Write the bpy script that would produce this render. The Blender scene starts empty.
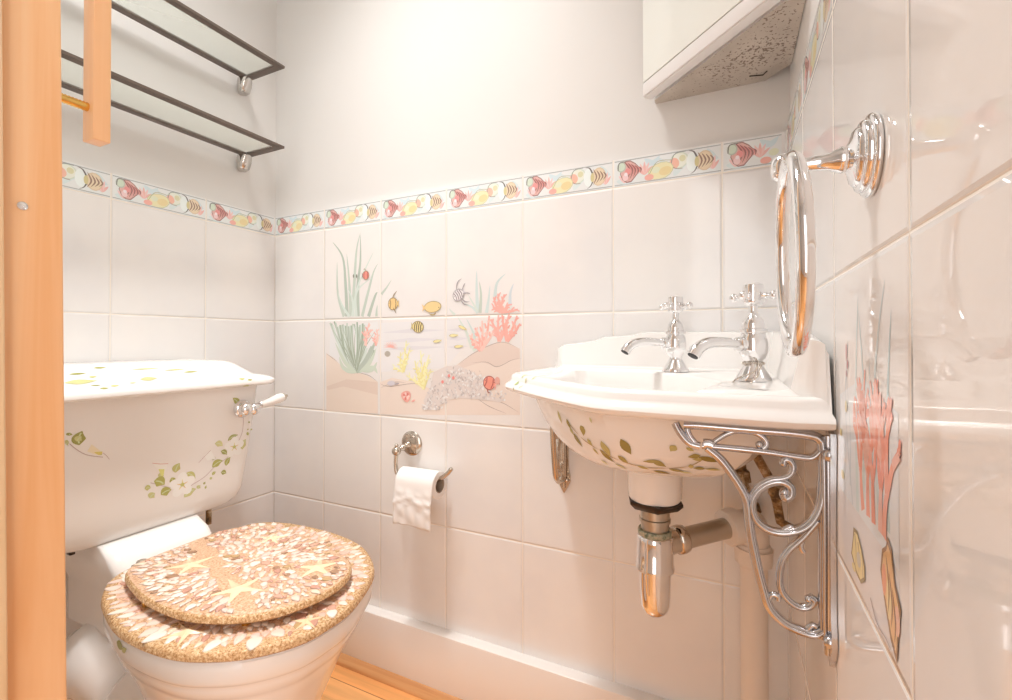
import bpy, bmesh, math, random
from mathutils import Vector, Matrix
C = bpy.context.scene.collection
random.seed(7)
PI = math.pi
W = 1.3137            # room width (left wall x=0, right wall x=W), back wall y=0, floor z=0
ZR = .895             # height of the tile joint used as datum
TW, TH = .202, .2523  # tile pitch
BT = TH + .0571       # top of border strip above the datum
YF = -.732            # inner face of the entrance wall
CEIL = 2.45

# ---------------------------------------------------------------- camera
F_PX, PX0, PY0, YAW, PIT = 461.16, 512.93, 337.31, .4425, -.0081
CAM = Vector((1.2266, -.9343, ZR - .0588))
cy_, sy_ = math.cos(YAW), math.sin(YAW)
FWD = Vector((-sy_*math.cos(PIT), cy_*math.cos(PIT), -math.sin(PIT)))
RGT = Vector((cy_, sy_, 0)); UP = RGT.cross(FWD)
cd = bpy.data.cameras.new('camera'); cam = bpy.data.objects.new('camera', cd); C.objects.link(cam)
cam.matrix_world = Matrix((( RGT.x, UP.x, -FWD.x, CAM.x), (RGT.y, UP.y, -FWD.y, CAM.y), (RGT.z, UP.z, -FWD.z, CAM.z), (0,0,0,1)))
cd.sensor_width = 36; cd.lens = F_PX/1012*36
cd.shift_x = -(PX0-506)/1012; cd.shift_y = (PY0-350)/1012
cd.clip_start = .01
bpy.context.scene.camera = cam

def trace(x, y, ax, v):
    """measured point of a drawing or outline, brought onto the plane it lies in"""
    r = FWD + RGT*((x-PX0)/F_PX) + UP*((PY0-y)/F_PX)
    return CAM + r*((v-CAM[ax])/r[ax])

# ---------------------------------------------------------------- materials
def lin(c):
    c = c/255.
    return c/12.92 if c <= .04045 else ((c+.055)/1.055)**2.4
def L3(c): return tuple(lin(v) for v in c)
def mat(name, col=(.8,.8,.8), rough=.5, metal=0, spec=.5, **kw):
    m = bpy.data.materials.new(name); m.use_nodes = True
    b = m.node_tree.nodes['Principled BSDF']
    b.inputs['Base Color'].default_value = (*col, 1)
    b.inputs['Roughness'].default_value = rough
    b.inputs['Metallic'].default_value = metal
    b.inputs['Specular IOR Level'].default_value = spec
    for k, v in kw.items(): b.inputs[k.replace('_', ' ')].default_value = v
    return m
class NT:
    def __init__(s, m): s.t = m.node_tree; s.b = s.t.nodes['Principled BSDF']
    def n(s, typ, **kw):
        nd = s.t.nodes.new(typ)
        for k, v in kw.items():
            if k.startswith('i_'):
                key = k[2:]; key = int(key) if key.isdigit() else key.replace('_', ' ')
                nd.inputs[key].default_value = v
            else: setattr(nd, k, v)
        return nd
    def l(s, a, b): s.t.links.new(a, b)
    def math(s, op, a, b=None, clamp=False):
        nd = s.t.nodes.new('ShaderNodeMath'); nd.operation = op; nd.use_clamp = clamp
        for i, v in enumerate((a, b)):
            if v is None: continue
            if isinstance(v, (int, float)): nd.inputs[i].default_value = v
            else: s.l(v, nd.inputs[i])
        return nd.outputs[0]
    def ramp(s, fac, stops):
        nd = s.t.nodes.new('ShaderNodeValToRGB'); s.l(fac, nd.inputs[0])
        e = nd.color_ramp.elements
        while len(e) < len(stops): e.new(.5)
        for el, (p, c) in zip(e, stops): el.position = p; el.color = (*c, 1)
        return nd.outputs[0]
    def mix(s, f, a, b):
        nd = s.t.nodes.new('ShaderNodeMix'); nd.data_type = 'RGBA'
        for sock, v in ((nd.inputs[0], f), (nd.inputs[6], a), (nd.inputs[7], b)):
            if isinstance(v, (int, float)): sock.default_value = v
            elif isinstance(v, tuple): sock.default_value = (*v, 1)
            else: s.l(v, sock)
        return nd.outputs[2]

TILE = (.87, .86, .845)
TILE2 = (.825, .82, .82)
GROUT = (.92, .87, .79)
def tile_mat(name, axis, off, zoff=0.0, rough=.07):
    """glazed wall tile, pitch TW x TH, joint lines by arithmetic on world position"""
    m = mat(name, TILE, rough, spec=.5); t = NT(m)
    geo = t.n('ShaderNodeNewGeometry'); sp = t.n('ShaderNodeSeparateXYZ'); t.l(geo.outputs['Position'], sp.inputs[0])
    u = t.math('DIVIDE', t.math('SUBTRACT', sp.outputs[axis], off), TW)
    v = t.math('DIVIDE', t.math('SUBTRACT', sp.outputs[2], ZR+zoff), TH)
    # above the border's foot the vertical joints carry on, the horizontal one sits at the border edges
    def edge(w, size):
        f = t.math('FRACT', t.math('ADD', w, 50.0))
        d = t.math('MINIMUM', f, t.math('SUBTRACT', 1.0, f))
        return t.math('MULTIPLY', d, size)
    d = t.math('MINIMUM', edge(u, TW), edge(v, TH))
    g = t.math('SUBTRACT', 1.0, t.math('DIVIDE', t.math('SUBTRACT', d, .0009), .0007), True)
    g.node.use_clamp = True
    nz = t.n('ShaderNodeTexNoise', i_Scale=5.0, i_Detail=3.0, i_Roughness=.55); t.l(geo.outputs['Position'], nz.inputs['Vector'])
    wn = t.n('ShaderNodeTexWhiteNoise'); cb = t.n('ShaderNodeCombineXYZ')
    t.l(t.math('FLOOR', u), cb.inputs[0]); t.l(t.math('FLOOR', v), cb.inputs[1]); t.l(cb.outputs[0], wn.inputs['Vector'])
    f = t.math('ADD', nz.outputs[0], t.math('MULTIPLY', t.math('SUBTRACT', wn.outputs[0], .5), .16))
    base = t.ramp(f, [(.38, TILE2), (.60, TILE), (.75, (.885,.87,.85))])
    col = t.mix(g, base, GROUT)
    t.l(col, t.b.inputs['Base Color'])
    t.l(t.math('ADD', t.math('MULTIPLY', g, .5), rough), t.b.inputs['Roughness'])
    # pillowed edges
    h = t.math('MULTIPLY', t.math('MINIMUM', d, .004), 1.0)
    w2 = t.n('ShaderNodeTexNoise', i_Scale=9.0, i_Detail=1.0); t.l(geo.outputs['Position'], w2.inputs['Vector'])
    hh = t.math('ADD', h, t.math('MULTIPLY', w2.outputs[0], .0012))
    bp = t.n('ShaderNodeBump', i_Strength=.45, i_Distance=1.0); t.l(hh, bp.inputs['Height']); t.l(bp.outputs[0], t.b.inputs['Normal'])
    return m
M = {}
M['tile_back'] = tile_mat('tile_back', 0, 0.0)
M['tile_left'] = tile_mat('tile_left', 1, .003)
M['tile_right'] = tile_mat('tile_right', 1, -.012, rough=.035)
M['plaster'] = mat('plaster', (.755,.745,.728), .45)
M['plaster_r'] = mat('plaster_smooth', (.86,.86,.85), .35)
M['border'] = mat('border_glaze', (.72,.75,.74), .1)
M['skirt'] = mat('painted_boxing', (.87,.84,.81), .22)
M['china'] = mat('china', (.90,.885,.865), .13, spec=.5, Coat_Weight=.12, Coat_Roughness=.04)
M['chrome'] = mat('chrome', (.86,.86,.87), .06, 1)
M['chrome_old'] = mat('aged_chrome', (.62,.56,.49), .16, 1)
M['cast'] = mat('cast_chrome', (.60,.60,.62), .17, 1)
M['cast_old'] = mat('cast_aged', (.62,.54,.45), .2, 1)
M['satin'] = mat('satin_chrome', (.60,.57,.54), .12, 1)
M['steel'] = mat('dull_steel', (.55,.50,.43), .3, 1)
M['dark_metal'] = mat('dark_bronze', (.15,.115,.095), .38, .5)
M['nut_dark'] = mat('dark_nut', (.035,.022,.015), .45, .3)
M['brass'] = mat('brass', (.85,.55,.16), .22, 1)
M['plastic'] = mat('cream_plastic', (.80,.73,.66), .35)
M['paper'] = mat('tissue', (.88,.86,.84), .9, spec=.1)
M['card'] = mat('cardboard_core', (.42,.33,.25), .9)
m = mat('shelf_glass', (.93,.95,.93), .25); t = NT(m); tr0_ = t.n('ShaderNodeBsdfTransparent'); tr0_.inputs[0].default_value = (.95,.97,.955,1)
mxs = t.n('ShaderNodeMixShader'); mxs.inputs[0].default_value = .28; t.l(tr0_.outputs[0], mxs.inputs[1]); t.l(t.b.outputs[0], mxs.inputs[2])
t.l(mxs.outputs[0], [n_ for n_ in t.t.nodes if n_.type == 'OUTPUT_MATERIAL'][0].inputs[0]); M['glass'] = m      # thin, lightly frosted sheet
M['mirror'] = mat('mirror', (.93,.96,.93), .02, 1)
M['cab'] = mat('cabinet_white', (.80,.78,.77), .35)
M['black'] = mat('black_gap', (.02,.02,.02), .6)
def attr_mat(name, rough=.12, bump=0):
    m = mat(name, (1,1,1), rough); t = NT(m)
    a = t.n('ShaderNodeAttribute', attribute_name='paint'); t.l(a.outputs['Color'], t.b.inputs['Base Color'])
    return m
M['paint'] = attr_mat('glaze_paint', .1)
M['shell'] = attr_mat('shell_colours', .25)
def speckle(name, lo, mid, hi, scale, rough, bump=.0):
    m = mat(name, mid, rough); t = NT(m); tc = t.n('ShaderNodeTexCoord')
    nz = t.n('ShaderNodeTexNoise', i_Scale=scale, i_Detail=4.0, i_Roughness=.7); t.l(tc.outputs['Object'], nz.inputs['Vector'])
    t.l(t.ramp(nz.outputs[0], [(.36, lo), (.5, mid), (.64, hi)]), t.b.inputs['Base Color'])
    if bump:
        bp = t.n('ShaderNodeBump', i_Strength=.6, i_Distance=bump); t.l(nz.outputs[0], bp.inputs['Height']); t.l(bp.outputs[0], t.b.inputs['Normal'])
    return m
M['sand'] = speckle('coral_sand', (.48,.24,.12), (.70,.43,.26), (.86,.64,.46), 260, .3, .002)
M['sand_edge'] = speckle('gold_sand_edge', (.36,.17,.05), (.64,.38,.18), (.88,.68,.42), 300, .22, .003)
M['corroded'] = speckle('corroded_brass', (.07,.04,.015), (.30,.18,.07), (.60,.50,.36), 60, .5, .002)
M['verdigris'] = speckle('verdigris', (.12,.16,.10), (.35,.36,.26), (.55,.48,.34), 120, .5)
# travertine look underside of the cabinet
m = mat('stone_laminate', (.5,.45,.4), .35); t = NT(m); tc = t.n('ShaderNodeTexCoord')
n1 = t.n('ShaderNodeTexNoise', i_Scale=11.0, i_Detail=5.0); t.l(tc.outputs['Object'], n1.inputs['Vector'])
n2 = t.n('ShaderNodeTexNoise', i_Scale=230.0, i_Detail=2.0, i_Roughness=.5); t.l(tc.outputs['Object'], n2.inputs['Vector'])
n3 = t.n('ShaderNodeTexNoise', i_Scale=9.0, i_Detail=1.0); t.l(tc.outputs['Object'], n3.inputs['Vector'])
base = t.ramp(n1.outputs[0], [(.3,(.42,.37,.32)),(.5,(.52,.46,.40)),(.7,(.62,.56,.49))])
sp = t.math('GREATER_THAN', t.math('ADD', n2.outputs[0], t.math('MULTIPLY', n3.outputs[0], .42)), .865)
t.l(t.mix(sp, base, (.22,.16,.12)), t.b.inputs['Base Color']); M['stone'] = m
# pine
def wood(name, a, b, c, axis, sx, rough=.35):
    m = mat(name, b, rough); t = NT(m); tc = t.n('ShaderNodeTexCoord')
    mp = t.n('ShaderNodeMapping'); sc = [sx]*3; sc[axis] = sx*.05; mp.inputs['Scale'].default_value = sc
    t.l(tc.outputs['Object'], mp.inputs['Vector'])
    nz = t.n('ShaderNodeTexNoise', i_Scale=1.0, i_Detail=4.0, i_Roughness=.55, i_Distortion=.6); t.l(mp.outputs[0], nz.inputs['Vector'])
    t.l(t.ramp(nz.outputs[0], [(.32, a), (.5, b), (.68, c)]), t.b.inputs['Base Color'])
    return m
M['pine'] = wood('pine', (.86,.47,.22), (.92,.56,.30), (.94,.62,.37), 2, 40)
M['pine_pale'] = wood('pine_pale', (.74,.50,.28), (.80,.58,.35), (.84,.64,.42), 2, 40)
M['trimwood'] = wood('stained_beading', (.50,.22,.08), (.62,.30,.12), (.70,.38,.17), 0, 50)
# laminate floor: boards running along x
m = mat('laminate_floor', (.8,.45,.2), .28); t = NT(m); geo = t.n('ShaderNodeNewGeometry')
mp = t.n('ShaderNodeMapping'); mp.inputs['Rotation'].default_value = (0,0,0)
t.l(geo.outputs['Position'], mp.inputs['Vector'])
br = t.n('ShaderNodeTexBrick', offset=.37, i_Scale=1.0, i_Mortar_Size=.0012, i_Brick_Width=1.1, i_Row_Height=.085)
br.inputs['Color1'].default_value = (.92,.43,.15,1); br.inputs['Color2'].default_value = (.95,.50,.20,1); br.inputs['Mortar'].default_value = (.42,.16,.05,1)
t.l(mp.outputs[0], br.inputs['Vector'])
mp2 = t.n('ShaderNodeMapping'); mp2.inputs['Scale'].default_value = (3, 60, 1); t.l(geo.outputs['Position'], mp2.inputs['Vector'])
nz = t.n('ShaderNodeTexNoise', i_Scale=1.0, i_Detail=4.0, i_Distortion=.4); t.l(mp2.outputs[0], nz.inputs['Vector'])
gr = t.ramp(nz.outputs[0], [(.3,(.78,.78,.78)),(.6,(1,1,1))])
mx = t.n('ShaderNodeMix', data_type='RGBA', blend_type='MULTIPLY'); mx.inputs[0].default_value = 1
t.l(br.outputs[0], mx.inputs[6]); t.l(gr, mx.inputs[7]); t.l(mx.outputs[2], t.b.inputs['Base Color']); M['floor'] = m

# ---------------------------------------------------------------- mesh helpers
class MB:
    def __init__(s): s.v=[]; s.f=[]; s.m=[]; s.c=[]; s.sm=[]
    def add(s, vs, fs, mi=0, col=(1,1,1), smooth=True):
        o = len(s.v); s.v += [tuple(v) for v in vs]
        for f in fs: s.f.append([i+o for i in f]); s.m.append(mi); s.c.append(col); s.sm.append(smooth)
    def box(s, a, b, mi=0, bev=0):
        x0,y0,z0 = a; x1,y1,z1 = b
        if bev <= 0:
            s.add([(x0,y0,z0),(x1,y0,z0),(x1,y1,z0),(x0,y1,z0),(x0,y0,z1),(x1,y0,z1),(x1,y1,z1),(x0,y1,z1)],
                  [(0,3,2,1),(4,5,6,7),(0,1,5,4),(1,2,6,5),(2,3,7,6),(3,0,4,7)], mi, smooth=False); return
        bm = bmesh.new(); bmesh.ops.create_cube(bm, size=1)
        for v in bm.verts: v.co = Vector(((x0+x1)/2+v.co.x*(x1-x0), (y0+y1)/2+v.co.y*(y1-y0), (z0+z1)/2+v.co.z*(z1-z0)))
        bmesh.ops.bevel(bm, geom=bm.edges[:], offset=bev, segments=3, profile=.5, affect='EDGES')
        bm.verts.ensure_lookup_table()
        s.add([v.co[:] for v in bm.verts], [[v.index for v in f.verts] for f in bm.faces], mi); bm.free()
    def rings(s, rs, mi=0, cap0=True, cap1=True, col=(1,1,1), mis=None):
        """rs: list of closed loops with the same number of points"""
        n = len(rs[0]); vs = [p for r in rs for p in r]; 
        for k in range(len(rs)-1):
            fs = [(k*n+i, k*n+(i+1)%n, (k+1)*n+(i+1)%n, (k+1)*n+i) for i in range(n)]
            if k == 0: s._o = len(s.v); s.v += [tuple(v) for v in vs]
            for f in fs: s.f.append([i+s._o for i in f]); s.m.append(mis[k] if mis else mi); s.c.append(col); s.sm.append(True)
        if cap0: s.f.append([s._o+i for i in range(n)][::-1]); s.m.append(mis[0] if mis else mi); s.c.append(col); s.sm.append(False)
        if cap1: s.f.append([s._o+(len(rs)-1)*n+i for i in range(n)]); s.m.append(mis[-1] if mis else mi); s.c.append(col); s.sm.append(False)
    def lathe(s, prof, o=(0,0,0), ax=(0,0,1), n=32, mi=0, cap0=True, cap1=True, sq=None):
        """prof: (radius, height) along axis ax from o"""
        a = Vector(ax).normalized(); u = a.orthogonal().normalized(); w = a.cross(u); o = Vector(o)
        rs = [[o + a*h + (u*math.cos(2*PI*i/n) + w*math.sin(2*PI*i/n))*max(r, 1e-5) for i in range(n)] for r, h in prof]
        s.rings(rs, mi, cap0, cap1)
    def tube(s, pts, r, n=12, mi=0, closed=False, flat=None):
        P = [Vector(p) for p in pts]; N = len(P)
        R = r if isinstance(r, (list, tuple)) else [r]*N
        T = []
        for i in range(N):
            if closed: d = P[(i+1)%N]-P[i-1]
            else: d = P[min(i+1,N-1)]-P[max(i-1,0)]
            T.append(d.normalized())
        u = T[0].orthogonal().normalized() if flat is None else Vector(flat)
        rs = []
        for i in range(N):
            if flat is None: u = (u - T[i]*u.dot(T[i])).normalized(); uu = u; k = 1
            else: uu = (Vector(flat) - T[i]*Vector(flat).dot(T[i])).normalized(); k = 1
            w = T[i].cross(uu)
            rs.append([P[i] + (uu*math.cos(2*PI*j/n) + w*math.sin(2*PI*j/n))*R[i] for j in range(n)])
        if closed:
            # closed loop: stitch manually, matching frames around the ring
            nn = len(rs); o = len(s.v); s.v += [tuple(v) for q in rs for v in q]
            best = min(range(n), key=lambda k: (rs[0][k]-rs[-1][0]).length)
            for k in range(nn):
                sh = best if k == nn-1 else 0
                for i in range(n):
                    k2 = (k+1) % nn
                    s.f.append([o+k*n+i, o+k*n+(i+1)%n, o+k2*n+(i+1+sh)%n, o+k2*n+(i+sh)%n]); s.m.append(mi); s.c.append((1,1,1)); s.sm.append(True)
        else: s.rings(rs, mi)
    def ball(s, c, r, n=16, mi=0, col=(1,1,1), sc=(1,1,1), rot=None):
        m_ = n//2; c = Vector(c); vs = []; fs = []
        for i in range(m_+1):
            th = PI*i/m_
            for j in range(n):
                p = Vector((math.sin(th)*math.cos(2*PI*j/n)*sc[0], math.sin(th)*math.sin(2*PI*j/n)*sc[1], math.cos(th)*sc[2]))*r
                if rot is not None: p = rot @ p
                vs.append(c+p)
        for i in range(m_):
            for j in range(n): fs.append((i*n+j, (i+1)*n+j, (i+1)*n+(j+1)%n, i*n+(j+1)%n))
        s.add(vs, fs, mi, col)
    def prism(s, poly, h0, h1, fn, mi=0, smooth=False):
        """poly 2D, extruded from h0 to h1; fn(a, b, h) -> 3D"""
        n = len(poly); vs = [fn(a,b,h0) for a,b in poly]+[fn(a,b,h1) for a,b in poly]
        s.add(vs, [list(range(n))[::-1], list(range(n,2*n))] , mi, smooth=False)
        o = len(s.v)-2*n
        for i in range(n): s.f.append([o+i, o+(i+1)%n, o+n+(i+1)%n, o+n+i]); s.m.append(mi); s.c.append((1,1,1)); s.sm.append(smooth)
    def build(s, name, mats, parent=None, recalc=True):
        me = bpy.data.meshes.new(name); me.from_pydata(s.v, [], s.f)
        mats = mats if isinstance(mats, (list, tuple)) else [mats]
        for m_ in mats: me.materials.append(m_)
        me.polygons.foreach_set('material_index', s.m)
        me.polygons.foreach_set('use_smooth', s.sm)
        if any(c != (1,1,1) for c in s.c):
            at = me.color_attributes.new('paint', 'FLOAT_COLOR', 'CORNER')
            for p, c in zip(me.polygons, s.c):
                for li in p.loop_indices: at.data[li].color = (*c, 1)
        me.validate(); me.update()
        if recalc:
            bm = bmesh.new(); bm.from_mesh(me); bmesh.ops.remove_doubles(bm, verts=bm.verts[:], dist=1e-6)
            bmesh.ops.recalc_face_normals(bm, faces=bm.faces[:]); bm.to_mesh(me); bm.free()
        try: me.set_sharp_from_angle(angle=math.radians(50))
        except Exception: pass
        o = bpy.data.objects.new(name, me); C.objects.link(o)
        if parent:
            o.parent = parent
            o.matrix_parent_inverse = Matrix.Translation(-Vector(parent.location)) if True else None
        return o
def thing(name, label, cat, loc=(0,0,0), group=None):
    o = bpy.data.objects.new(name, None); C.objects.link(o); o.location = loc; o.empty_display_size = .05
    o['label'] = label; o['category'] = cat
    if group: o['group'] = group
    return o
def tag(o, label, cat, group=None):
    o['label'] = label; o['category'] = cat
    if group: o['group'] = group
    return o
def struct(o): o['kind'] = 'structure'; return o
def spline(pts, n=8, closed=False):
    """Catmull-Rom through pts (tuples of any size)"""
    out = []; N = len(pts)
    rng = range(N if closed else N-1)
    for i in rng:
        if closed: p = [pts[(i+k-1) % N] for k in range(4)]
        else: p = [pts[max(i-1,0)], pts[i], pts[i+1], pts[min(i+2,N-1)]]
        for k in range(n):
            t_ = k/n
            out.append(tuple(.5*((2*b)+(-a+c)*t_+(2*a-5*b+4*c-d)*t_**2+(-a+3*b-3*c+d)*t_**3) for a,b,c,d in zip(*p)))
    if not closed: out.append(tuple(pts[-1]))
    return out

# ---------------------------------------------------------------- painted decoration
REF = L3((236,220,204))
def pc(c):   # paint colour: as seen beside a plain tile -> glaze colour, thinned a little with the ground
    c = tuple(c[i]*.82+(236,222,208)[i]*.18 for i in range(3))
    return tuple(min(.95, TILE[i]*L3(c)[i]/REF[i]) for i in range(3))
class Paint:
    """flat glaze shapes lying on a surface; fn(a, b, lift) -> 3D"""
    def __init__(s, fn, step=5e-5): s.mb = MB(); s.fn = fn; s.k = 0; s.n = 0
    def lift(s): s.n += 1; return .00012+s.n*1.5e-6     # every brush stroke lies just over the one before
    def poly(s, pts, col, raw=False):
        n = len(pts); h = s.lift()
        s.mb.add([s.fn(a, b, h) for a, b in pts], [list(range(n))], 0, col if raw else pc(col), smooth=False)
    def stroke(s, pts, w0, col, w1=None, prof=None):
        """tapered stroke along pts; widths w0 -> w1"""
        P = [Vector(p) for p in pts]; N = len(P); w1 = w0 if w1 is None else w1
        a = []; b = []
        for i in range(N):
            d = (P[min(i+1,N-1)]-P[max(i-1,0)]); 
            if d.length < 1e-9: d = Vector((1,0))
            d.normalize(); q = Vector((-d.y, d.x)); t_ = i/(N-1)
            w = prof(t_)*w0 if prof else w0+(w1-w0)*t_
            a.append(P[i]+q*w/2); b.append(P[i]-q*w/2)
        h = s.lift(); vs = [s.fn(p.x, p.y, h) for p in a+b]
        s.mb.add(vs, [(i, i+1, N+i+1, N+i) for i in range(N-1)], 0, pc(col), smooth=False)
    def blob(s, c, rx, ry, col, ang=0, n=14, wob=0):
        pts = []
        for i in range(n):
            t_ = 2*PI*i/n; r = 1+wob*math.sin(3*t_+c[0]*50)
            x, y = rx*r*math.cos(t_), ry*r*math.sin(t_)
            pts.append((c[0]+x*math.cos(ang)-y*math.sin(ang), c[1]+x*math.sin(ang)+y*math.cos(ang)))
        s.poly(pts, col)
    def up(s): s.k += 1
    def build(s, name, parent=None, m=None): 
        return s.mb.build(name, m or M['paint'], parent, recalc=False)

leafprof = lambda t_: max(.05, math.sin(PI*min(1, t_**.85*.97+.015))**1.15)
bladeprof = lambda t_: max(.05, (1-t_)**.7)
def leaf(P, a, b, w, col=(150,160,70), vein=(200,200,140)):
    a = Vector(a); b = Vector(b); n_ = 8; d = b-a; q = Vector((-d.y, d.x))*.12
    pts = [a + d*(i/n_) + q*math.sin(PI*i/n_) for i in range(n_+1)]
    P.stroke(pts, w, col, prof=leafprof); P.up(); P.stroke(pts[1:-1], w*.12, vein); P.k -= 1

# ================================================================ ROOM
T = .012   # tile thickness in front of the plaster
def wall_mesh(name, boxes, mats):
    mb = MB()
    for a, b, mi in boxes: mb.box(a, b, mi)
    return struct(mb.build(name, mats))
YB = -2.1; 
wall_back = wall_mesh('wall_back', [((-.1, T, 0), (W+.1, .12, CEIL), 0), ((0, 0, 0), (W, T, ZR+BT), 1)], [M['plaster'], M['tile_back']])
wall_left = wall_mesh('wall_left', [((-.12, YF, 0), (-T, T, CEIL), 0), ((-T, YF, 0), (0, T, ZR+BT), 1)], [M['plaster'], M['tile_left']])
wall_right = wall_mesh('wall_right', [((W+.008, -1.12, 0), (W+.12, T, CEIL), 0), ((W, -1.10, 0), (W+.008, T, ZR+BT), 1)], [M['plaster_r'], M['tile_right']])
# entrance wall left of the door opening, with the hall beyond it
wall_front = wall_mesh('wall_front', [((-.12, YF-.11, 0), (.668, YF, CEIL), 0), ((.668, YF-.11, 2.05), (W, YF, CEIL), 0)], [M['plaster']])
wall_hall = wall_mesh('wall_hall', [((-1.3, YB-.12, 0), (2.7, YB, CEIL), 0), ((2.7, YB-.12, 0), (2.82, -1.0, CEIL), 0), ((W+.12, -1.12, 0), (2.7, -1.0, CEIL), 0), ((-1.42, YB-.12, 0), (-1.3, YF-.11, CEIL), 0)], [M['plaster']])  # unseen hall, widened to the right so the added fill reaches the doorway
mb = MB(); mb.box((-1.42, YB-.12, -.05), (2.82, .12, 0)); struct(mb.build('floor', M['floor']))
mb = MB(); mb.box((-1.42, YB-.12, CEIL), (2.82, .12, CEIL+.05)); struct(mb.build('ceiling', M['plaster']))

# boxed skirting along the back wall and the beading at its foot
SK = ZR-.7475
mb = MB(); mb.box((0, -.028, 0), (W, .001, SK), bev=.0015); struct(mb.build('baseboard_back', M['skirt']))
mb = MB()
prof = [(-.028, 0), (-.046, 0), (-.046, .004), (-.043, .010), (-.037, .0125), (-.034, .018), (-.028, .0195)]
mb.prism(prof, 0, W, lambda a, b, h: (h, a, b)); struct(mb.build('trim_1', M['trimwood']))
mb = MB(); mb.box((0, YF, 0), (.02, -.028, .10), bev=.002); struct(mb.build('baseboard_left', M['skirt']))
# pine door jamb with its stop strip
th = .0105
def jamb(y0, y1, x0, x1, m, name, parent=None):
    mb = MB(); mb.box((x0, y0, 0), (x1, y1, 2.05), bev=.002)
    o = mb.build(name, m, parent)
    for v in o.data.vertices: v.co.y += (v.co.z-ZR)*-.0  # plumb
    sh = .0125
    for v in o.data.vertices: v.co.y += -(v.co.z-.88)*sh
    return o
J = struct(jamb(-.852, -.7325, .668, .684, M['pine'], 'door_1'))
jamb(-.852, -.7735, .6845, .6965, M['pine_pale'], 'door_stop', J)
mb = MB(); p = trace(22, 206, 0, .6842); mb.lathe([(.0035,0),(.0035,.0012),(.002,.0018)], p, (1,0,0), 14); mb.build('screw', M['chrome'], J)
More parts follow.
